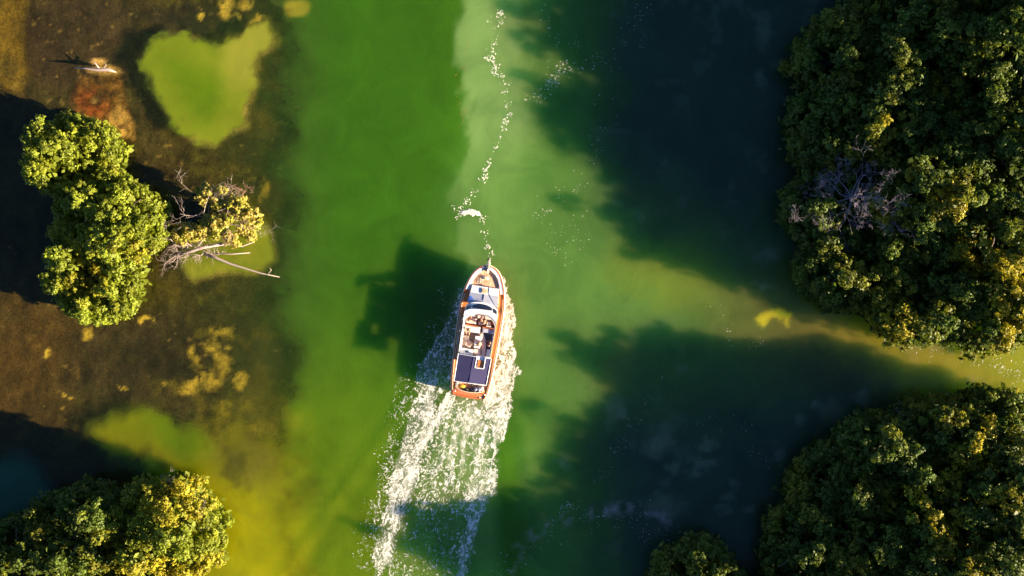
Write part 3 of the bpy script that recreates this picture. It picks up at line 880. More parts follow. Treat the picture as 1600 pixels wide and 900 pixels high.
for i, (px, py, r, h) in enumerate([(1700, 830, 120, 9.5), (1350, 1050, 85, 10.3), (1345, 1095, 100, 10.6), (1210, 1010, 80, 8), (1560, 1020, 130, 10)]):
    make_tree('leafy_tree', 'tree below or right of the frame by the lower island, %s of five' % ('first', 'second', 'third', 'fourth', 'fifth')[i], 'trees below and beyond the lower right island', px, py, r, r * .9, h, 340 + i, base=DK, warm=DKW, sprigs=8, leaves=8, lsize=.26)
make_tree('leafy_tree', 'small rounded green tree alone at the bottom edge right of the wake', None, 1095, 925, 88, 76, 4.8, 601, base=(0.13, 0.17, 0.02), warm=DKW, warmth=.1)
GA = 'bright trees of the left island'
make_tree('leafy_tree', 'round yellow green tree topping the left island', GA, 103, 240, 74, 72, 4.6, 701, base=LIT, warm=LITW, warmth=.5, spacing=.95, crad=(.42, .8))
make_tree('leafy_tree', 'broad yellow green tree in the middle of the left island beside the dead branches', GA, 165, 345, 92, 72, 5.2, 702, base=LIT, warm=LITW, warmth=.5, spacing=.95, crad=(.42, .8))
make_tree('leafy_tree', 'yellow green tree at the lower end of the left island', GA, 146, 432, 76, 72, 4.4, 703, base=LIT, warm=LITW, warmth=.6, spacing=.95, crad=(.42, .8))
GB = 'trees of the lower left island'
DB = (0.085, 0.120, 0.013)
make_tree('leafy_tree', 'rounded golden green tree with pale dead twigs on its right in the lower left island', GB, 245, 838, 88, 92, 6.8, 711, base=LIT, warm=LITW, warmth=.6)
make_tree('leafy_tree', 'darker tree left of the pale twigged tree in the lower left island', GB, 120, 838, 90, 78, 6.6, 712, base=DB, warm=LITW, warmth=.3)
make_tree('leafy_tree', 'dark green tree in the bottom left corner', GB, 20, 880, 90, 76, 6.6, 713, base=DB, warm=LITW, warmth=.3)
make_tree('leafy_tree', 'tree of the lower left island hidden below the frame', None, 150, 990, 150, 90, 8, 714, base=DB, warm=LITW, sprigs=8, leaves=8, lsize=.26)

# ---------------------------------------------------------------- half dead shrub, bare trees, fallen wood
def leafy_bits(name, spots, root, seed, base, warm, n_per=9, crad=(.3, .55), lsize=.12):
    rs = np.random.RandomState(seed)
    cen = []; rad = []
    for (px, py, r, z) in spots:
        for k in range(n_per):
            a = rs.rand() * 6.283; q = math.sqrt(rs.rand()) * r
            w = P(px + math.cos(a) * q, py + math.sin(a) * q, z)
            cen.append((w.x - root.location.x, w.y - root.location.y, z + rs.uniform(-.5, .4) - q / 17 * .5)); rad.append(rs.uniform(*crad))
    cen = np.array(cen); rad = np.array(rad)
    w = rs.rand(len(cen), 1)
    col = np.array(base)[None] * (1 - w) + np.array(warm)[None] * w
    pos, nr, size, cc = clump_leaves(cen, rad, col, rs, 12, 12, lsize)
    return link_mesh(name, quads_mesh(name, pos, nr, size, cc, rs), M_leaf, root)

q = P(335, 345)
root = empty('half_dead_shrub', (q.x, q.y, 0)); tag(root, 'half dead shrub with pale yellow leaves and bleached twigs, right of the left island', 'shrub')
leafy_bits('foliage', [(322, 296, 17, 2.0), (345, 310, 13, 2.0), (370, 322, 20, 2.2), (385, 340, 20, 2.0), (345, 348, 24, 2.4), (365, 362, 22, 1.8), (325, 355, 16, 2.0), (300, 362, 14, 1.4), (282, 368, 14, 1.2), (388, 362, 10, 1.4)],
           root, 31, (0.30, 0.30, 0.03), (0.50, 0.40, 0.10), 17)
rnd = random.Random(3)
T = Tubes()
def rel(px, py, z): w = P(px, py, z); return Vector((w.x - root.location.x, w.y - root.location.y, z))
for (a, b, r, dp) in [((330, 350, 0.0), (300, 285, 2.3), .07, 3), ((325, 340, 1.6), (272, 330, 2.4), .06, 3), ((318, 334, 2.4), (345, 290, 2.6), .05, 3), ((340, 330, 2.3), (385, 295, 2.3), .05, 3),
                      ((350, 340, 2.4), (392, 300, 2.1), .04, 2), ((360, 350, 2.4), (408, 362, 1.9), .05, 3), ((355, 352, 2.3), (370, 385, 1.6), .04, 2), ((300, 345, 1.5), (266, 352, 1.6), .04, 2), ((300, 300, 2.3), (262, 290, 2.0), .03, 2)]:
    A = rel(*a); B = rel(*b)
    branch(T, rnd, A, B - A, (B - A).length * 0.85, r * .6, dp, .3, 3)
T.build('branches', M_dead, root)
T = Tubes()
for (a, b) in [((378, 305, 2.2), (392, 293, 2.3)), ((372, 350, 2.2), (408, 364, 1.8)), ((360, 360, 2.2), (366, 380, 1.7)), ((383, 300, 2.2), (374, 292, 2.4))]:
    A = rel(*a); B = rel(*b)
    T = Tubes(); branch(T, rnd, A, B - A, 1.1, .025, 2, .3, 4)
    T.build('red_twig', M_red, root)

q = P(320, 390)
root = empty('fallen_tree', (q.x, q.y, 0)); tag(root, 'bleached fallen tree lying in the water with one long bare limb pointing right', 'fallen tree')
T = Tubes(); rnd = random.Random(8)
T.add([rel(262, 408, .5), rel(290, 395, .7), rel(318, 386, .8), rel(350, 381, .55)], [.06, .13, .17, .12], 7)
T.build('trunk', M_dead, root)
T = Tubes()
T.add([rel(318, 396, .5), rel(340, 404, .5), rel(362, 413, .42), rel(385, 420, .4), rel(408, 427, .3), rel(437, 433, .12)], [.13, .12, .10, .08, .06, .03], 6)
T.add([rel(418, 429, .3), rel(424, 422, .8)], [.04, .03], 5); T.add([rel(424, 422, .8), rel(421, 418, .9)], [.03, .02], 5)
T.build('long_limb', M_dead, root)
T = Tubes()
T.add([rel(310, 388, .8), rel(345, 380, .8), rel(378, 385, .5), rel(398, 378, .4)], [.10, .09, .06, .02], 6)
T.add([rel(330, 396, .4), rel(362, 397, .35), rel(391, 395, .15)], [.07, .06, .03], 5)
T.build('limb', M_dead, root)
T = Tubes()
for k in range(24):
    a = rnd.uniform(0, 6.28)
    px, py = rnd.uniform(272, 322), rnd.uniform(378, 402)
    branch(T, rnd, rel(px, py, .6), (math.cos(a), math.sin(a), rnd.uniform(0, .4)), rnd.uniform(.9, 2.0), rnd.uniform(.03, .055), 2, .4, 3)
for (a, b) in [((300, 385, .8), (276, 372, 1.3)), ((310, 384, .9), (318, 366, 1.2)), ((290, 395, .7), (262, 385, .9)), ((285, 397, .7), (262, 412, .4)), ((330, 396, .5), (342, 412, .5))]:
    A = rel(*a); B = rel(*b); branch(T, rnd, A, B - A, (B - A).length * 1.1, .06, 2, .3, 3)
T.build('roots', M_dead, root)

def bare_tree(name, label, px, py, h, spots, seed, mat, r0=.055, depth=4, kids=3):
    global root
    q = P(px, py)
    root = empty(name, (q.x, q.y, 0)); tag(root, label, 'bare tree', None)
    T = Tubes()
    T.add([(0, 0, -.6), (.1, .05, h * .5), rel(px + 3, py - 2, h * .85)], [.22, .16, .1], 7)
    T.build('trunk', mat, root)
    T = Tubes(); rnd = random.Random(seed); spots = [(bx, by, bz - .5) for bx, by, bz in spots]
    st = rel(px + 3, py - 2, h * .82)
    for (bx, by, bz) in spots:
        B = rel(bx, by, bz)
        branch(T, rnd, st, B - st, (B - st).length, r0, depth, .4, kids)
    T.build('branches', mat, root)
    return root
bare_tree('bare_tree', 'leafless grey branched tree among the dark crowns of the upper right island', 1328, 310, 6.4,
          [(1272, 318, 6.6), (1295, 275, 6.6), (1300, 345, 6.6), (1345, 268, 7.0), (1375, 280, 7.6), (1400, 300, 8.0), (1365, 318, 7.4), (1340, 345, 6.8), (1280, 295, 6.4), (1312, 330, 7.0)], 5, M_deadg)
bare_tree('bare_tree', 'smaller leafless grey tree right below the larger bare tree', 1385, 342, 6.8, [(1410, 355, 7.6), (1375, 335, 7.2), (1398, 360, 7.2), (1402, 338, 7.6)], 6, M_deadg, .06, 3)
bare_tree('bare_tree', 'tiny bare grey shrub at the water edge of the lower right island', 1408, 652, 3.8, [(1418, 646, 4.4), (1400, 648, 4.2), (1412, 660, 4.4)], 7, M_deadg, .04, 2)
bare_tree('bare_tree', 'pale pink dead twigs at the right rim of the lower left island', 304, 805, 3.6, [(312, 792, 4.2), (322, 810, 4.0), (300, 790, 4.4), (316, 826, 4.0), (296, 812, 4.6)], 9, M_dead, .05, 3)
bare_tree('bare_tree', 'pale dead twigs on the upper rim of the lower left island', 262, 758, 3.6, [(272, 750, 4.4), (256, 750, 4.4), (268, 762, 4.4)], 10, M_dead, .04, 2)

# driftwood log on the shoal
q = P(150, 106)
root = empty('driftwood_log', (q.x, q.y, 0)); tag(root, 'sun bleached driftwood log lying on the shoal above the left island', 'log')
T = Tubes()
T.add([rel(116, 106, .0), rel(135, 107, .03), rel(152, 109, .05), rel(170, 109, .03), rel(182, 113, -.05)], [.04, .07, .15, .16, .05], 7)
T.build('trunk', M_dead, root)
T = Tubes()
T.add([rel(155, 107, .05), rel(148, 98, .1), rel(144, 93, .1)], [.08, .05, .02], 5)
T.add([rel(160, 110, .05), rel(166, 101, .1), rel(160, 95, .1)], [.05, .03, .01], 5)
T.build('limb', M_dead, root)
# ---------------------------------------------------------------- the boat
M_white = simple('white_gelcoat', (0.82, 0.80, 0.80), 0.35, 0.04, 4)
M_cream = simple('cream_trim', (0.74, 0.60, 0.42), 0.45, 0.10, 8)
M_grey = simple('lavender_grey', (0.42, 0.42, 0.50), 0.8, 0.08, 14)
M_varn = planks('varnished_mahogany', (0.50, 0.145, 0.035), (0.66, 0.24, 0.07), 0, 0.075, 0.3)
M_mahog = simple('mahogany', (0.50, 0.13, 0.035), 0.25, 0.35, 7)
M_teak = planks('teak_deck', (0.62, 0.33, 0.19), (0.78, 0.47, 0.30), 0, 0.07, 0.6)
M_floor = planks('grey_teak_sole', (0.20, 0.15, 0.13), (0.30, 0.22, 0.19), 0, 0.10, 0.7)
M_navy = simple('navy_canvas', (0.040, 0.034, 0.105), 0.85, 0.15, 10, bump=0.3)
M_blue = simple('blue_cloth', (0.03, 0.10, 0.42), 0.8, 0.1, 10)
M_black = simple('black_plastic', (0.018, 0.017, 0.022), 0.4, 0.3, 10)
M_pink = simple('blush_cushion', (0.74, 0.52, 0.46), 0.8, 0.08, 7, bump=0.2)
M_cush = simple('ivory_cushion', (0.80, 0.74, 0.66), 0.8, 0.06, 7, bump=0.2)
M_steel = simple('stainless_steel', (0.62, 0.62, 0.64), 0.25, 0.05, 10, metallic=0.9)
M_glass = simple('tinted_glass', (0.02, 0.02, 0.035), 0.05, 0.2, 3)
M_bottom = simple('red_antifouling', (0.20, 0.03, 0.02), 0.7, 0.2, 5)
M_rope = simple('pale_rope', (0.55, 0.48, 0.40), 0.9, 0.2, 30)

boat = empty('motor_boat', (STERN.x, STERN.y, 0), -HEAD)
tag(boat, 'white and varnished wood motor cruiser with navy sun canopy, heading up the channel', 'boat')
BM = Matrix.Translation((STERN.x, STERN.y, 0)) @ Matrix.Rotation(-HEAD, 4, 'Z')

_HV = [0.0, .5, 1.5, 3, 4.5, 6, 7.4, 8.4, 9.2, 9.8, 10.4, 10.9, 11.3, 11.6, 11.85, 12.02]
_HB = [1.50, 1.66, 1.80, 1.90, 1.96, 2.01, 2.02, 1.98, 1.89, 1.79, 1.62, 1.42, 1.20, .95, .62, .06]
def hb(v): return float(np.interp(v, _HV, _HB))
def sheer(v): return 1.42 + 0.62 * (max(0.0, v - 2.5) / 9.5) ** 1.7

def bm_obj(name, bm, mat, parent, bevel=0.0, smooth=False):
    bmesh.ops.recalc_face_normals(bm, faces=bm.faces)
    me = bpy.data.meshes.new(name); bm.to_mesh(me); bm.free()
    if smooth: me.polygons.foreach_set('use_smooth', np.ones(len(me.polygons), bool))
    o = link_mesh(name, me, mat, parent)
    if bevel:
        b = o.modifiers.new('bevel', 'BEVEL'); b.width = bevel; b.segments = 2; b.limit_method = 'ANGLE'
    return o

def prism_bm(bm, pts, z0, z1, tilt=None):
    """pts: closed outline (u, v); tilt(u, v) -> extra top height"""
    lo = [bm.verts.new((x, y, z0)) for x, y in pts]
    hi = [bm.verts.new((x, y, z1 + (tilt(x, y) if tilt else 0))) for x, y in pts]
    n = len(pts)
    bm.faces.new(hi); bm.faces.new(lo[::-1])
    for i in range(n): bm.faces.new((lo[i], lo[(i + 1) % n], hi[(i + 1) % n], hi[i]))
    return bm
def prism(name, pts, z0, z1, mat, parent=boat, bevel=0.02, tilt=None):
    return bm_obj(name, prism_bm(bmesh.new(), pts, z0, z1, tilt), mat, parent, bevel)
def rect(u0, u1, v0, v1): return [(u0, v0), (u1, v0), (u1, v1), (u0, v1)]
def box(name, u0, u1, v0, v1, z0, z1, mat, parent=boat, bevel=0.02): return prism(name, rect(u0, u1, v0, v1), z0, z1, mat, parent, bevel)
def strip(bm, a, b):
    """quads between two polylines of equal length"""
    va = [bm.verts.new(p) for p in a]; vb = [bm.verts.new(p) for p in b]
    for i in range(len(a) - 1): bm.faces.new((va[i], va[i + 1], vb[i + 1], vb[i]))

VS = sorted(set(_HV + [i * .4 for i in range(0, 30)]))
VS = [v for v in VS if v <= 12.02]
# hull
bm = bmesh.new()
prof = [(0.0, -0.75, 0.0), (0.55, -0.55, 0.0), (0.84, -0.1, 0.0), (0.90, 0.25, 0.0), (0.965, 0.85, 0.5), (1.0, 1.0, 1.0)]
rings = []
for v in VS:
    b = hb(v); zt = sheer(v)
    ring = []
    zz = [-0.75, -0.5, -0.05, 0.35, zt * .66, zt]
    ww = [0.03, 0.60, 0.86, 0.90, 0.955, 1.0]
    flare = max(0, (v - 8) / 4)
    for k in range(6):
        w = ww[k] * (1 - flare * .38 * (1 - k / 5) ** 0.8)
        vv = v - (1 - k / 5) * (0.9 * flare) 
        ring.append((b * w, vv if v > 8 else v + (0 if v > 0.01 else (1 - k / 5) * 0.15), zz[k]))
    full = [(-x, y, z) for x, y, z in ring[::-1]] + ring[0:]
    rings.append([bm.verts.new(p) for p in full])
for a, b in zip(rings[:-1], rings[1:]):
    for i in range(len(a) - 1): bm.faces.new((a[i], a[i + 1], b[i + 1], b[i]))
bm.faces.new(rings[0]); bm.faces.new(rings[-1][::-1])
hull = bm_obj('hull', bm, [M_mahog, M_bottom], boat, 0, True)
for p in hull.data.polygons:
    if p.center.z < 0.1: p.material_index = 1
hull.data.polygons[-1].use_smooth = False; hull.data.polygons[-2].use_smooth = False

def band(name, o0, o1, dz0, dz1, mat, v0=0.0, v1=12.02, parent=boat, side=(1, -1), h=0.05):
    """a rail following the deck edge between insets o0 (outer) and o1 (inner)"""
    bm = bmesh.new()
    vs = [v for v in VS if v0 <= v <= v1]
    def line(o, dz, s):
        out = []
        for v in vs:
            b = hb(v); 
            vv = v - (o if v > 11.9 else 0) * 1.0
            out.append((s * max(0.0, b - o * (1.0 if v < 11.3 else 1 + (v - 11.3) * 1.1)), vv - (0.25 * o if v > 11.2 else 0), sheer(v) + dz))
        return out
    if len(side) == 2:
        A = line(o0, dz0, 1) + line(o0, dz0, -1)[::-1]; B = line(o1, dz1, 1) + line(o1, dz1, -1)[::-1]
    else:
        A = line(o0, dz0, side[0]); B = line(o1, dz1, side[0])
    A2 = [(x, y, z - h) for x, y, z in A]; B2 = [(x, y, z - h) for x, y, z in B]
    strip(bm, A, B); strip(bm, A2, A); strip(bm, B, B2)
    bmesh.ops.remove_doubles(bm, verts=bm.verts, dist=0.002)
    return bm_obj(name, bm, mat, parent, 0, False)
band('rubbing_strake', -0.06, 0.03, -0.10, -0.03, M_cream, h=0.10)
band('cap_rail', 0.0, 0.11, 0.03, 0.05, M_mahog, h=0.10)
band('bulwark', 0.113, 0.42, 0.035, 0.0, M_white, v0=9.3, v1=12.02, h=0.28)
band('cream_rail', 0.113, 0.165, 0.045, 0.04, M_cream, v0=0.4, v1=9.29, side=(1,), h=0.10)
band('cream_rail', 0.113, 0.165, 0.045, 0.04, M_cream, v0=0.4, v1=9.29, side=(-1,), h=0.10)
# decks
def deck_strip(name, side, v0, v1, inner, dz, mat, outset=0.165):
    bm = bmesh.new(); vs = [v0] + [v for v in VS if v0 < v < v1] + [v1]
    strip(bm, [(side * (hb(v) - outset), v, sheer(v) + dz) for v in vs], [(side * inner(v), v, sheer(v) + dz) for v in vs])
    return bm_obj(name, bm, mat, boat)
cab_w = lambda v: float(np.interp(v, [3.7, 8.0, 8.5, 10.1], [1.40, 1.46, 1.38, 1.20]))
deck_strip('side_deck', 1, 0.9, 9.75, lambda v: cab_w(v) - .1 if v > 3.8 else 1.30, -0.03, M_varn)
deck_strip('side_deck', -1, 0.9, 9.75, lambda v: cab_w(v) - .1 if v > 3.8 else 1.30, -0.03, M_varn)
bm = bmesh.new()
vs = [9.75] + [v for v in VS if 9.75 < v < 11.5] + [11.5]
strip(bm, [((hb(v) - .40), v, sheer(9.75) - 0.10 + (v - 9.75) * .05) for v in vs], [(-(hb(v) - .40), v, sheer(9.75) - 0.10 + (v - 9.75) * .05) for v in vs])
fdeck = bm_obj('foredeck', bm, M_teak, boat)
# stern counter, curved, varnished
arc = [(1.50 * math.sin(a), -0.14 + 0.20 * (1 - math.cos(a)) * 1.2) for a in np.linspace(-1.45, 1.45, 17)]
inn = [(1.36 * math.sin(a), 0.40 + 0.42 * (1 - math.cos(a))) for a in np.linspace(1.45, -1.45, 17)]
outer_l = [(-1.60, 0.50)] ; outer_r = [(1.60, 0.50)]
def ctilt(x, y): return 0.22 * (y - 0.3)
bm = bmesh.new()
A = [(x, y, 1.40 + ctilt(x, y)) for x, y in arc]; B = [(x, y, 1.47) for x, y in inn[::-1]]
strip(bm, A, B); strip(bm, [(x, y, .9) for x, y, z in A], A); strip(bm, B, [(x, y, 1.0) for x, y, z in B])
bm_obj('stern_counter', bm, planks('stern_planks', (0.50, 0.13, 0.04), (0.66, 0.23, 0.10), 1, 0.11, 0.35), boat)
bm = bmesh.new()
A = [(x * 1.0, y, 1.50) for x, y in inn[::-1]]; B = [(x * .97, y + .05, 1.52) for x, y in inn[::-1]]
strip(bm, A, B); strip(bm, [(x, y, 1.0) for x, y, z in A], A); strip(bm, B, [(x, y, 1.0) for x, y, z in B])
bm_obj('stern_coaming', bm, M_cream, boat)
for u in (0.28, 0.52): box('stern_vent', u, u + .12, .20, .25, 1.38, 1.415, M_black, bevel=0)
box('stern_plate', 0.95, 1.28, 0.02, 0.16, 1.30, 1.40, M_cream, bevel=.01)
for k, (u, v) in enumerate([(-1.35, .35), (1.36, .40)]):
    T = Tubes(); T.add([(u - .12, v, 1.55), (u + .12, v, 1.55)], [.025, .025], 6); T.add([(u, v, 1.44), (u, v, 1.55)], [.03, .03], 6); T.build('cleat', M_steel, boat)
# aft well
box('aft_sole', -1.42, 1.42, 0.42, 3.7, 1.02, 1.22, M_teak, bevel=0)
box('aft_bench', -1.30, 1.30, 1.18, 1.55, 1.22, 1.46, M_pink)
# superstructure: front trunk
def tt(x, y): return -0.05 * abs(x) + (0.0 if y > 9.4 else (9.4 - y) * 0.34)
bm = bmesh.new()
pts = []
bm2 = bmesh.new()
grid_u = [-1, -.5, 0, .5, 1]; rows = [10.07, 9.75, 9.42, 9.38, 8.95, 8.42]
g = []
for v in rows:
    w = cab_w(v); g.append([bm2.verts.new((u * w, v + (0.0 if v > 9 else 0.18 * (1 - u * u) if v < 8.6 else 0), 2.0 + tt(u * w, v))) for u in grid_u])
for i in range(len(rows) - 1):
    for j in range(4): bm2.faces.new((g[i][j], g[i][j + 1], g[i + 1][j + 1], g[i + 1][j]))
edge = g[0] + [r[-1] for r in g[1:]] + g[-1][-2::-1] + [r[0] for r in g[-2:0:-1]]
low = [bm2.verts.new((v.co.x * 1.03, v.co.y, 1.35)) for v in edge]
for i in range(len(edge)): bm2.faces.new((edge[i], edge[(i + 1) % len(edge)], low[(i + 1) % len(edge)], low[i]))
trunk = bm_obj('cabin_trunk', bm2, [M_white, M_grey], boat, 0.02)
for p in trunk.data.polygons:
    if p.center.z > 1.95 and p.center.y < 9.38 : p.material_index = 1  # aft slope given a greyer tone than the front
bm.free()
M_white2 = M_white
# hatch on the trunk
box('hatch', -.30, .24, 9.44, 9.92, 1.99, 2.04, M_cream, trunk, .015)
box('hatch_lid', -.21, .15, 9.53, 9.84, 2.043, 2.07, M_teak, trunk, .01)
box('hatch_hinge', .245, .29, 9.44, 9.92, 1.99, 2.03, M_black, trunk, 0)
T = Tubes(); T.add([(0, 9.40, 2.015), (0, 8.66, 2.27)], [.014, .014], 5); T.build('seam_trim', M_black, trunk)
T = Tubes(); T.add([(.88, 10.05, 2.15), (1.24, 9.3, 2.2), (1.40, 8.5, 2.33)], [.018] * 3, 6); 
for u, v in ((.88, 10.03), (1.24, 9.3), (1.38, 8.5)): T.add([(u, v, 1.9), (u, v, 2.2)], [.014, .014], 5)
T.build('handrail', M_black, boat)
# windscreen: dark raked panes below a white visor arch
def arcp(v0, drop, w, n=21): return [(w * math.sin(a), v0 - drop * (1 - math.cos(a)) / (1 - math.cos(1.25))) for a in np.linspace(-1.25, 1.25, n)]
WW = 1.50 / math.sin(1.25)
fr = arcp(8.66, 0.52, 1.46 / math.sin(1.25)); mid = arcp(8.50, 0.42, 1.42 / math.sin(1.25)); top = arcp(8.02, 0.40, 1.47 / math.sin(1.25)); back = arcp(7.72, 0.85, 1.50 / math.sin(1.25)); inr = arcp(7.62, 0.88, 1.40 / math.sin(1.25))
bm = bmesh.new()
strip(bm, [(x, y, 2.2) for x, y in fr], [(x, y, 2.40) for x, y in fr]); strip(bm, [(x, y, 2.40) for x, y in fr], [(x, y, 2.42) for x, y in mid])
bm_obj('windscreen_base', bm, M_white, boat)
bm = bmesh.new(); strip(bm, [(x, y, 2.42) for x, y in mid], [(x, y, 2.84) for x, y in top])
wsf = bm_obj('windscreen', bm, M_white, boat)
def pane(i0, i1, s0=.10, s1=.9):
    bm = bmesh.new()
    A = []; B = []
    N = 12
    for k in range(N + 1):
        t = i0 + (i1 - i0) * k / N
        i = min(int(t), 19); f = t - i
        m_ = Vector((*mid[i], 2.42)).lerp(Vector((*mid[i + 1], 2.42)), f); p_ = Vector((*top[i], 2.84)).lerp(Vector((*top[i + 1], 2.84)), f)
        sh = math.sin(math.pi * k / N) ** .6 if i1 - i0 > 5 else 1
        c = (s0 + s1) / 2; hh = (s1 - s0) / 2
        off = Vector((0, .012, .018))
        A.append(m_.lerp(p_, c - hh * (.35 + .65 * sh)) + off); B.append(m_.lerp(p_, c + hh * (.25 + .75 * sh)) + off)
    strip(bm, A, B); bm_obj('pane', bm, M_glass, wsf)
pane(5.0, 15.4, .02, .96); pane(1.0, 4.4, .15, .8); pane(16.0, 19.4, .1, .9)
bm = bmesh.new()
strip(bm, [(x, y, 2.86) for x, y in top], [(x, y, 2.80) for x, y in back]); strip(bm, [(x, y, 2.80) for x, y in back], [(x, y, 2.68) for x, y in inr])
strip(bm, [(x, y, 2.82) for x, y in top], [(x, y, 2.86) for x, y in top])
bm_obj('visor', bm, M_white, boat)
T = Tubes(); T.add([(x * .94, y - .12, 2.90) for x, y in back], [.018] * 21, 6); T.build('visor_rail', M_cream, boat)
# coamings and well floor
for s in (1, -1):
    pts = [(s * 1.30, 3.85), (s * 1.42, 3.85), (s * 1.50, 7.9), (s * 1.36, 7.9)]
    prism('coaming', pts if s > 0 else pts[::-1], 1.30, 1.98, M_white, bevel=.03)
    T = Tubes(); T.add([(s * 1.40, 3.9, 2.0), (s * 1.47, 7.2, 2.0), (s * 1.47, 7.75, 2.72)], [.02] * 3, 6); T.build('grab_rail', M_steel, boat)
box('cockpit_sole', -1.36, 1.36, 3.85, 8.2, 1.22, 1.38, M_floor, bevel=0)
for v0, v1 in ((3.95, 5.75), (5.80, 7.62)): prism('added_shade_screen', [(-1.45, v0), (-1.42, v0), (-1.45, v1), (-1.48, v1)], 1.99, 2.50, M_white, bevel=0)  # port panels added to fill out the boat's cast shadow
# helm area
box('dashboard', -.30, 1.25, 7.20, 7.75, 1.38, 2.10, M_pink, bevel=.04)
box('instrument_panel', -.16, .68, 7.46, 7.62, 2.10, 2.16, M_black, bevel=.01)
box('locker', -1.28, -.36, 7.28, 7.75, 1.38, 2.02, M_cush, bevel=.05)
bs = box('forward_bench', -1.26, -.30, 6.56, 7.22, 1.38, 1.78, M_pink, bevel=.05)
box('cushion', -1.20, -.36, 6.62, 7.16, 1.785, 1.87, M_pink, bs, .04)
T = Tubes()
ringp = [(0.52 + .19 * math.cos(a), 7.12 + .06 * math.sin(a), 2.02 + .17 * math.sin(a)) for a in np.linspace(0, 2 * math.pi, 17)]
T.add(ringp, [.018] * 17, 5, cap=False)
for a in (0, 2.1, 4.2): T.add([(.52, 7.12, 2.02), (.52 + .19 * math.cos(a), 7.12 + .06 * math.sin(a), 2.02 + .17 * math.sin(a))], [.015, .012], 5)
T.add([(.52, 7.12, 2.02), (.52, 7.24, 1.95)], [.03, .03], 6)
T.build('steering_wheel', M_black, boat)
hs = box('helm_seat', .62, 1.02, 6.62, 7.0, 1.38, 1.82, M_cush, bevel=.06)
box('seat_back', .60, 1.04, 6.56, 6.64, 1.80, 2.12, M_cush, hs, .03)
box('side_locker', 1.08, 1.32, 6.75, 7.30, 1.38, 1.92, M_mahog, bevel=.03)
box('chart_table', -.12, .28, 6.60, 6.92, 1.38, 1.80, M_pink, bevel=.03)
# wooden crossbars and benches behind the helm
box('bench_back', -1.28, -.16, 6.43, 6.50, 1.38, 2.08, M_mahog, bevel=.015)
box('bench_back', .26, 1.34, 6.43, 6.50, 1.38, 2.08, M_mahog, bevel=.015)
pb = box('port_bench', -1.30, .12, 5.84, 6.42, 1.38, 1.78, M_white, bevel=.05)
box('cushion', -1.24, .06, 5.90, 6.36, 1.785, 1.87, M_cush, pb, .04)
sb = box('starboard_bench', .34, 1.34, 5.96, 6.42, 1.38, 1.78, M_white, bevel=.05)
box('cushion', .40, 1.28, 6.0, 6.36, 1.785, 1.86, M_grey, sb, .04)
# curved settee on starboard of the table
arcs = [(0.30 + .62 * math.sin(t) , 5.92 - 2.0 * (1 - math.cos(t))) for t in np.linspace(0, math.pi / 2, 12)]
arci = [(0.08 + .50 * math.sin(t) , 5.70 - 1.85 * (1 - math.cos(t))) for t in np.linspace(0, math.pi / 2, 12)]
prism('curved_settee', arcs + arci[::-1], 1.38, 1.76, M_pink, bevel=.03)
box('table', -.20, .36, 4.50, 5.58, 1.84, 1.89, M_white, bevel=.02)
T = Tubes(); T.add([(.08, 5.05, 1.38), (.08, 5.05, 1.84)], [.05, .05], 8); T.build('table_leg', M_steel, boat)
box('step_box', -.16, .50, 3.88, 4.40, 1.38, 1.70, M_pink, bevel=.03)
gl_ = box('galley_counter', -1.30, -.22, 3.86, 4.32, 1.38, 1.96, M_white, bevel=.03)
box('sink', -.92, -.58, 3.98, 4.20, 1.955, 1.975, M_steel, gl_, .01)
box('shelf', 1.02, 1.32, 3.88, 4.55, 1.38, 1.80, M_white, bevel=.03)
for (u, v, rz, cm) in ((-1.02, 5.22, .1, M_pink), (-.66, 4.80, -.45, M_pink)):
    q = BM @ Vector((u, v, 1.38))
    ch = empty('deck_chair', q, -HEAD + rz)
    tag(ch, 'low square deck chair with pinkish cushion by the port side' if rz > 0 else 'low deck chair turned towards the white table, beside the galley counter', 'chair', 'deck chairs on the boat')
    box('seat', -.22, .22, -.22, .22, .26, .33, cm, ch, .02)
    box('backrest', -.24, .24, -.28, -.23, .33, .62, M_floor if rz > 0 else cm, ch, .015)
    for sx in (-.2, .2):
        for sy in (-.2, .2):
            T = Tubes(); T.add([(sx, sy, 0), (sx, sy, .27)], [.018, .018], 5); T.build('leg', M_white, ch)
        box('armrest', sx * 1.2 - .025, sx * 1.2 + .025, -.22, .2, .45, .48, M_cream, ch, 0)
# navy canopy with notch
CZ = 2.62
def cz(u, v): return CZ + 0.17 * (1 - abs(u + .08) / 1.5) - 0.02 * abs(v - 2.6)
uu = [-1.46, -1.2, -.7, -.35, -.08, .2, .22, .60, .96, .98, 1.25, 1.48]; vv = [1.38, 1.7, 2.3, 2.82, 2.84, 3.3, 3.78]
bm = bmesh.new(); G = [[bm.verts.new((u + .02 * (v - 2.6), v, cz(u, v) - .02 * math.cos(v * 7) * .5)) for u in uu] for v in vv]
for i in range(len(vv) - 1):
    for j in range(len(uu) - 1):
        if vv[i] >= 2.83 and .21 < uu[j] < .97: continue
        bm.faces.new((G[i][j], G[i][j + 1], G[i + 1][j + 1], G[i + 1][j]))
can = bm_obj('canopy', bm, M_navy, boat)
sol = can.modifiers.new('solid', 'SOLIDIFY'); sol.thickness = 0.02
T = Tubes()
loop = [(-1.47, 1.36), (1.44, 1.40), (1.52, 3.80), (1.0, 3.80), (.99, 2.82), (.20, 2.80), (.22, 3.80), (-1.46, 3.80), (-1.47, 1.36)]
dense = []
for (a, b), (c, d) in zip(loop[:-1], loop[1:]):
    for k in range(6): dense.append((a + (c - a) * k / 6, b + (d - b) * k / 6))
dense.append(loop[-1])
T.add([(u, v, cz(u, v) + .015) for u, v in dense], [.032] * len(dense), 6, cap=False)
T.build('canopy_piping', M_white, can)
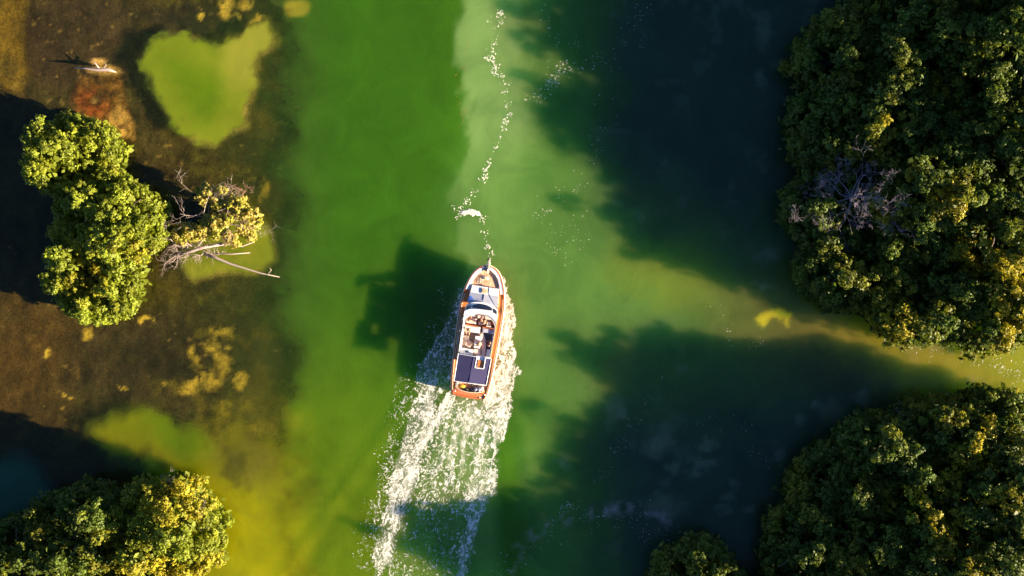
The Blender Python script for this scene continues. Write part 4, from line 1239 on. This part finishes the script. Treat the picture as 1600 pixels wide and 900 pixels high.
T = Tubes(); T.add([(-.08 + .02 * (v - 2.6), v, cz(-.08, v) + .006) for v in (1.4, 2.2, 3.0, 3.78)], [.014] * 4, 5); T.build('canopy_seam', M_navy, can)
for u, v in ((-1.42, 1.42), (1.40, 1.44), (-1.42, 3.76), (1.47, 3.76)):
    T = Tubes(); T.add([(u, v, 1.3), (u, v, cz(u, v))], [.022, .022], 6); T.build('canopy_post', M_steel, boat)
cw = box('companionway', .24, .96, 2.86, 3.86, 1.22, 2.56, M_white, bevel=.03)
box('hatch_lid', .37, .92, 2.94, 3.52, 2.562, 2.60, M_varn, cw, .02)
box('after_beam', -1.40, 1.40, 3.80, 3.88, 1.38, 2.10, M_white, bevel=.02)
box('vent_box', -.14, .12, 3.82, 3.93, 2.10, 2.16, M_black, bevel=.01)
# bow fittings
pl = prism('pulpit', [(-.13, 11.3), (.13, 11.3), (.10, 12.55), (-.10, 12.55)], 2.06, 2.13, M_cream, bevel=.02)
T = Tubes()
T.add([(.14, 11.7, 2.05), (.16, 12.2, 2.45), (.0, 12.7, 2.5), (-.16, 12.2, 2.45), (-.14, 11.7, 2.05)], [.018] * 5, 6); T.build('pulpit_rail', M_steel, pl)
T = Tubes(); T.add([(-.05, 12.0, 2.17), (-.08, 12.5, 2.15), (-.1, 12.62, 1.95)], [.035, .04, .03], 6)
T.add([(-.28, 12.42, 2.02), (-.1, 12.62, 1.93), (.06, 12.5, 2.02)], [.02, .06, .02], 6); T.build('anchor', M_black, boat)
wl = box('windlass', -.20, .12, 10.72, 11.02, 1.72, 1.98, M_cream, bevel=.04)
T = Tubes(); T.add([(-.28, 10.88, 1.88), (.2, 10.88, 1.88)], [.09, .09], 10); T.build('drum', M_steel, wl)
T = Tubes(); T.add([(-.02, 11.0, 1.92), (-.01, 11.5, 2.15), (-.03, 12.2, 2.16)], [.022] * 3, 5); T.build('anchor_chain', M_steel, boat)
rnd = random.Random(2)
T = Tubes()
for k in range(3):
    cx, cy = -.62 + .16 * k, 10.42 + .22 * k
    T.add([(cx + (.19 - .004 * i) * math.cos(i * .6), cy + (.19 - .004 * i) * math.sin(i * .6), 1.79 + .006 * i) for i in range(26)], [.018] * 26, 5)
T.build('rope_coil', M_rope, boat)
box('bow_locker', -.42, .40, 10.16, 10.55, 1.70, 1.82, M_teak, bevel=.02)
box('bow_cleat_plate', -.42, -.12, 11.60, 11.72, 2.07, 2.12, M_black, bevel=.01)
T = Tubes(); T.add([(-1.85, 4.2, 1.60), (-1.72, 5.0, 2.2), (-1.62, 6.6, 2.25), (-1.80, 7.3, 1.65)], [.022] * 4, 6); T.build('side_rail', M_steel, boat)
T = Tubes(); T.add([(-1.58, 3.4, 1.56), (-1.74, 6.3, 1.70)], [.03, .02], 6); T.build('boat_hook', M_cream, boat)
# blue cloth on the port shoulder
q = BM @ Vector((0, 0, 0))
bc = empty('blue_cloth', q, -HEAD); tag(bc, 'blue folded cloth on the port corner of the white cabin front', 'cloth')
prism('cloth', [(-1.30, 8.60), (-.84, 8.82), (-1.20, 9.12), (-1.28, 9.0)], 2.10, 2.20, M_blue, bc, .02)
prism('cloth', [(-1.62, 9.10), (-1.32, 9.16), (-1.34, 9.50), (-1.56, 9.46)], 1.62, 1.72, M_navy, bc, .02)
# fenders
def fender(u, v, label):
    q = BM @ Vector((u, v, 0))
    f = empty('fender', q, -HEAD); tag(f, label, 'fender', 'white fenders on the port side')
    T = Tubes(); T.add([(0, 0, .55), (0, 0, .62), (0, 0, .7), (0, 0, 1.1), (0, 0, 1.2), (0, 0, 1.26)], [.05, .13, .16, .16, .12, .04], 12); T.build('body', M_white, f)
    T = Tubes(); T.add([(0, 0, 1.25), (.12, 0, sheer(v) + .06)], [.012, .012], 5); T.build('rope', M_rope, f)
fender(-2.22, 7.37, 'white fender hanging forward on the port side of the boat')
fender(-2.14, 4.38, 'white fender hanging amidships on the port side of the boat')
fender(-2.02, 1.41, 'white fender hanging aft on the port side of the boat')
# gear in the aft well
def bag(name, u, v, rz, lx, ly, lz, mat, label, cat, grp=None, z=1.225):
    q = BM @ Vector((u, v, z))
    e = empty(name, q, -HEAD + rz); tag(e, label, cat, grp)
    bm = bmesh.new(); bmesh.ops.create_cube(bm, size=1)
    bmesh.ops.subdivide_edges(bm, edges=bm.edges, cuts=3, use_grid_fill=True)
    rr = random.Random(int(u * 100) + 7)
    for vt in bm.verts:
        d = vt.co.normalized() * .62; c = vt.co.lerp(d, .55)
        vt.co = Vector((c.x * lx, c.y * ly, (c.z + .5) * lz)) * (1 + rr.uniform(-.05, .05))
    bm_obj('body', bm, mat, e, 0, True)
    T = Tubes(); T.add([(-lx * .3, 0, lz * .9), (-lx * .15, .02, lz * 1.25), (lx * .15, .02, lz * 1.25), (lx * .3, 0, lz * .9)], [.018] * 4, 5); T.build('handle', M_black, e)
bag('yellow_bag', -.70, .86, -.15, .50, .28, .30, simple('yellow_canvas', (0.85, 0.50, 0.03), .7), 'yellow bag lying in the stern well', 'bag')
bag('black_bag', -.38, .68, -.4, .55, .22, .26, M_black, 'black holdall next to the yellow bag', 'bag')
bag('black_bag', .22, .62, -.05, .66, .25, .24, M_black, 'black bag in the middle against the stern', 'bag')
bag('grey_bag', .55, .80, .5, .34, .30, .28, simple('grey_lilac_cloth', (.35, .33, .45), .8), 'grey bag between the black bag and the white bag', 'bag')
bag('white_bag', .98, .86, .6, .52, .32, .30, M_white, 'white crumpled bag at the starboard stern corner', 'bag')
bag('white_bag', -1.20, .98, -.7, .34, .26, .24, M_cush, 'white bag at the port stern corner', 'bag')
for (u, v, rz, lb) in ((.18, 1.02, .2, 'black folding stand in the stern well'), (.62, 1.05, -.7, 'black folded stand leaning beside the grey bag')):
    q = BM @ Vector((u, v, 1.225)); e = empty('folding_stand', q, -HEAD + rz); tag(e, lb, 'stand')
    T = Tubes(); T.add([(0, -.2, .02), (0, .16, .42)], [.03, .03], 5); T.build('leg', M_black, e)
    T = Tubes(); T.add([(-.14, .14, .42), (.14, .16, .42)], [.03, .03], 5); T.build('crossbar', M_black, e)

# ---------------------------------------------------------------- people
M_skin = simple('skin', (0.48, 0.26, 0.17), 0.55, .06)
def person(u, v, z, rz, top, legs, hair, label, lean=0.1, arms='rest', extra=None):
    """seated figure: hips at seat height, skin grown over a joint skeleton"""
    q = BM @ Vector((u, v, z))
    J = {'pel': ((0, 0, .09), .125), 'bel': ((0, .01 + lean * .2, .26), .120), 'che': ((0, lean * .45, .43), .135), 'nk': ((0, lean * .62, .555), .052), 'hd0': ((0, lean * .7, .62), .062),
         'hd1': ((0, lean * .78 + .02, .70), .088), 'hd2': ((0, lean * .8, .785), .070)}
    E_ = [('pel', 'bel'), ('bel', 'che'), ('che', 'nk'), ('nk', 'hd0'), ('hd0', 'hd1'), ('hd1', 'hd2')]
    for s, n in ((-1, 'l'), (1, 'r')):
        J['hip' + n] = ((s * .095, .03, .08), .088); J['kn' + n] = ((s * .13, .45, .11), .060); J['an' + n] = ((s * .12, .50, -.30), .040); J['to' + n] = ((s * .13, .66, -.355), .035)
        J['sh' + n] = ((s * .185, lean * .5, .47), .062)
        if arms == 'forward': el, ha = (s * .24, .20 + lean, .28), (s * .14, .42 + lean, .32)
        else: el, ha = (s * .26, .06 + lean * .3, .24), (s * .15, .28, .20)
        J['el' + n] = (el, .045); J['wr' + n] = (ha, .030)
        d = (Vector(ha) - Vector(el)).normalized(); J['pa' + n] = (tuple(Vector(ha) + d * .07), .034)
        E_ += [('pel', 'hip' + n), ('hip' + n, 'kn' + n), ('kn' + n, 'an' + n), ('an' + n, 'to' + n), ('che', 'sh' + n), ('sh' + n, 'el' + n), ('el' + n, 'wr' + n), ('wr' + n, 'pa' + n)]
    keys = list(J); me = bpy.data.meshes.new('person_body')
    me.from_pydata([J[k][0] for k in keys], [(keys.index(a), keys.index(b)) for a, b in E_], []); me.update()
    o = bpy.data.objects.new('tmp_body', me); COL.objects.link(o)
    sk = o.modifiers.new('skin', 'SKIN'); sb_ = o.modifiers.new('sub', 'SUBSURF'); sb_.levels = 1; sb_.render_levels = 1
    if not me.skin_vertices: me.attributes
    for i, k in enumerate(keys):
        me.skin_vertices[0].data[i].radius = (J[k][1], J[k][1]); me.skin_vertices[0].data[i].use_root = (k == 'pel')
    dg = bpy.context.evaluated_depsgraph_get(); dg.update()
    ev = bpy.data.meshes.new_from_object(o.evaluated_get(dg))
    bpy.data.objects.remove(o)
    # fingers, each its own bent chain rooted in the palm
    T = Tubes()
    for s, n in ((-1, 'l'), (1, 'r')):
        pa = Vector(J['pa' + n][0]); wr = Vector(J['wr' + n][0]); d = (pa - wr).normalized(); side = d.cross(Vector((0, 0, 1))).normalized()
        for f in range(4):
            L_ = (.070, .080, .075, .058)[f]; b0 = pa + side * (f - 1.5) * .019
            T.add([b0, b0 + d * L_ * .5 + Vector((0, 0, -.006)), b0 + d * L_ * .9 + Vector((0, 0, -.028))], [.010, .009, .007], 5)
        tb = wr.lerp(pa, .4) - side * s * .03
        T.add([tb, tb + d * .03 - side * s * .025, tb + d * .06 - side * s * .022], [.011, .010, .008], 5)
    # nose and ears
    hc = Vector(J['hd1'][0])
    T.add([hc + Vector((0, .078, .02)), hc + Vector((0, .112, -.005))], [.012, .014], 5)
    for s in (-1, 1): T.add([hc + Vector((s * .08, 0, .03)), hc + Vector((s * .098, -.005, 0)), hc + Vector((s * .08, .005, -.03))], [.012, .018, .010], 5)
    bm = bmesh.new(); bm.from_mesh(ev)
    off = [bm.verts.new(x) for x in T.V]
    for f in T.F: bm.faces.new([off[i] for i in f])
    for f in bm.faces:
        c = f.calc_center_median()
        best = None
        for a, b in E_:
            A = Vector(J[a][0]); B = Vector(J[b][0]); t = max(0, min(1, (c - A).dot(B - A) / max(1e-6, (B - A).length_squared)))
            dd = (c - A.lerp(B, t)).length
            if best is None or dd < best[0]: best = (dd, a, b, t)
        _, a, b, t = best
        if a in ('nk', 'hd0') or b in ('hd0', 'hd1', 'hd2') or b[:2] in ('wr', 'pa'): f.material_index = 0
        elif a == 'pel' and b == 'bel' and t < .3 or b[:2] in ('hi', 'kn'): f.material_index = 2
        elif b[:2] in ('an', 'to'): f.material_index = 2 if b[:2] == 'an' and t < .6 else 0
        else: f.material_index = 1
        f.smooth = True
    bm.to_mesh(ev); bm.free(); ev.materials.clear()
    body = link_mesh('person', ev, [M_skin, top, legs])
    body.location = q; body.rotation_euler = (0, 0, -HEAD + rz)
    tag(body, label, 'person')
    # hair cap
    bm = bmesh.new(); bmesh.ops.create_uvsphere(bm, u_segments=14, v_segments=10, radius=.105)
    bmesh.ops.delete(bm, geom=[vt for vt in bm.verts if vt.co.z < -.02 and vt.co.y > -.03 or vt.co.z < -.07], context='VERTS')
    for vt in bm.verts: vt.co += hc + Vector((0, -.018, .035))
    h_ = bm_obj('hair', bm, hair, body, 0, True)
    for s in (-1, 1):
        bm = bmesh.new(); bmesh.ops.create_uvsphere(bm, u_segments=8, v_segments=6, radius=.012)
        for vt in bm.verts: vt.co += hc + Vector((s * .033, .083, .012))
        bm_obj('eye', bm, M_black, body, 0, True)
    T = Tubes(); T.add([hc + Vector((-.024, .086, -.045)), hc + Vector((0, .092, -.047)), hc + Vector((.024, .086, -.045))], [.005, .006, .005], 5); T.build('mouth', simple('lips', (.35, .10, .08)), body)
    return body
c_red = simple('red_shirt', (0.80, 0.09, 0.04), .8); c_org = simple('orange_shirt', (0.80, 0.22, 0.06), .8); c_lb = simple('light_blue_shirt', (0.30, 0.52, 0.75), .8)
c_nv = simple('dark_trousers', (0.02, 0.022, 0.05), .8); c_be = simple('beige_trousers', (.55, .38, .27), .8); c_hd = simple('dark_hair', (.03, .018, .012), .6); c_hb = simple('brown_hair', (.16, .08, .04), .6); c_pk = simple('salmon_shirt', (.75, .34, .26), .8)
person(.44, 4.92, 1.76, math.radians(88), c_red, c_be, c_hb, 'person in a red top leaning over the white table', .34, 'forward')
person(1.20, 5.02, 1.50, math.radians(78), c_lb, c_nv, c_hd, 'person in a light blue top and dark trousers seated on the starboard side', .06)
person(-.92, 6.14, 1.80, math.radians(180), c_org, c_be, c_hd, 'person in an orange top seated on the white port bench', .10)
person(-.98, 6.84, 1.80, math.radians(0), c_pk, c_be, c_hb, 'person in a salmon top seated on the forward port bench', .08)
person(.30, 6.76, 1.80, math.radians(0), simple('white_shirt', (.7, .66, .66), .8), c_nv, c_hd, 'person in a pale top steering behind the dashboard', .12, 'forward')
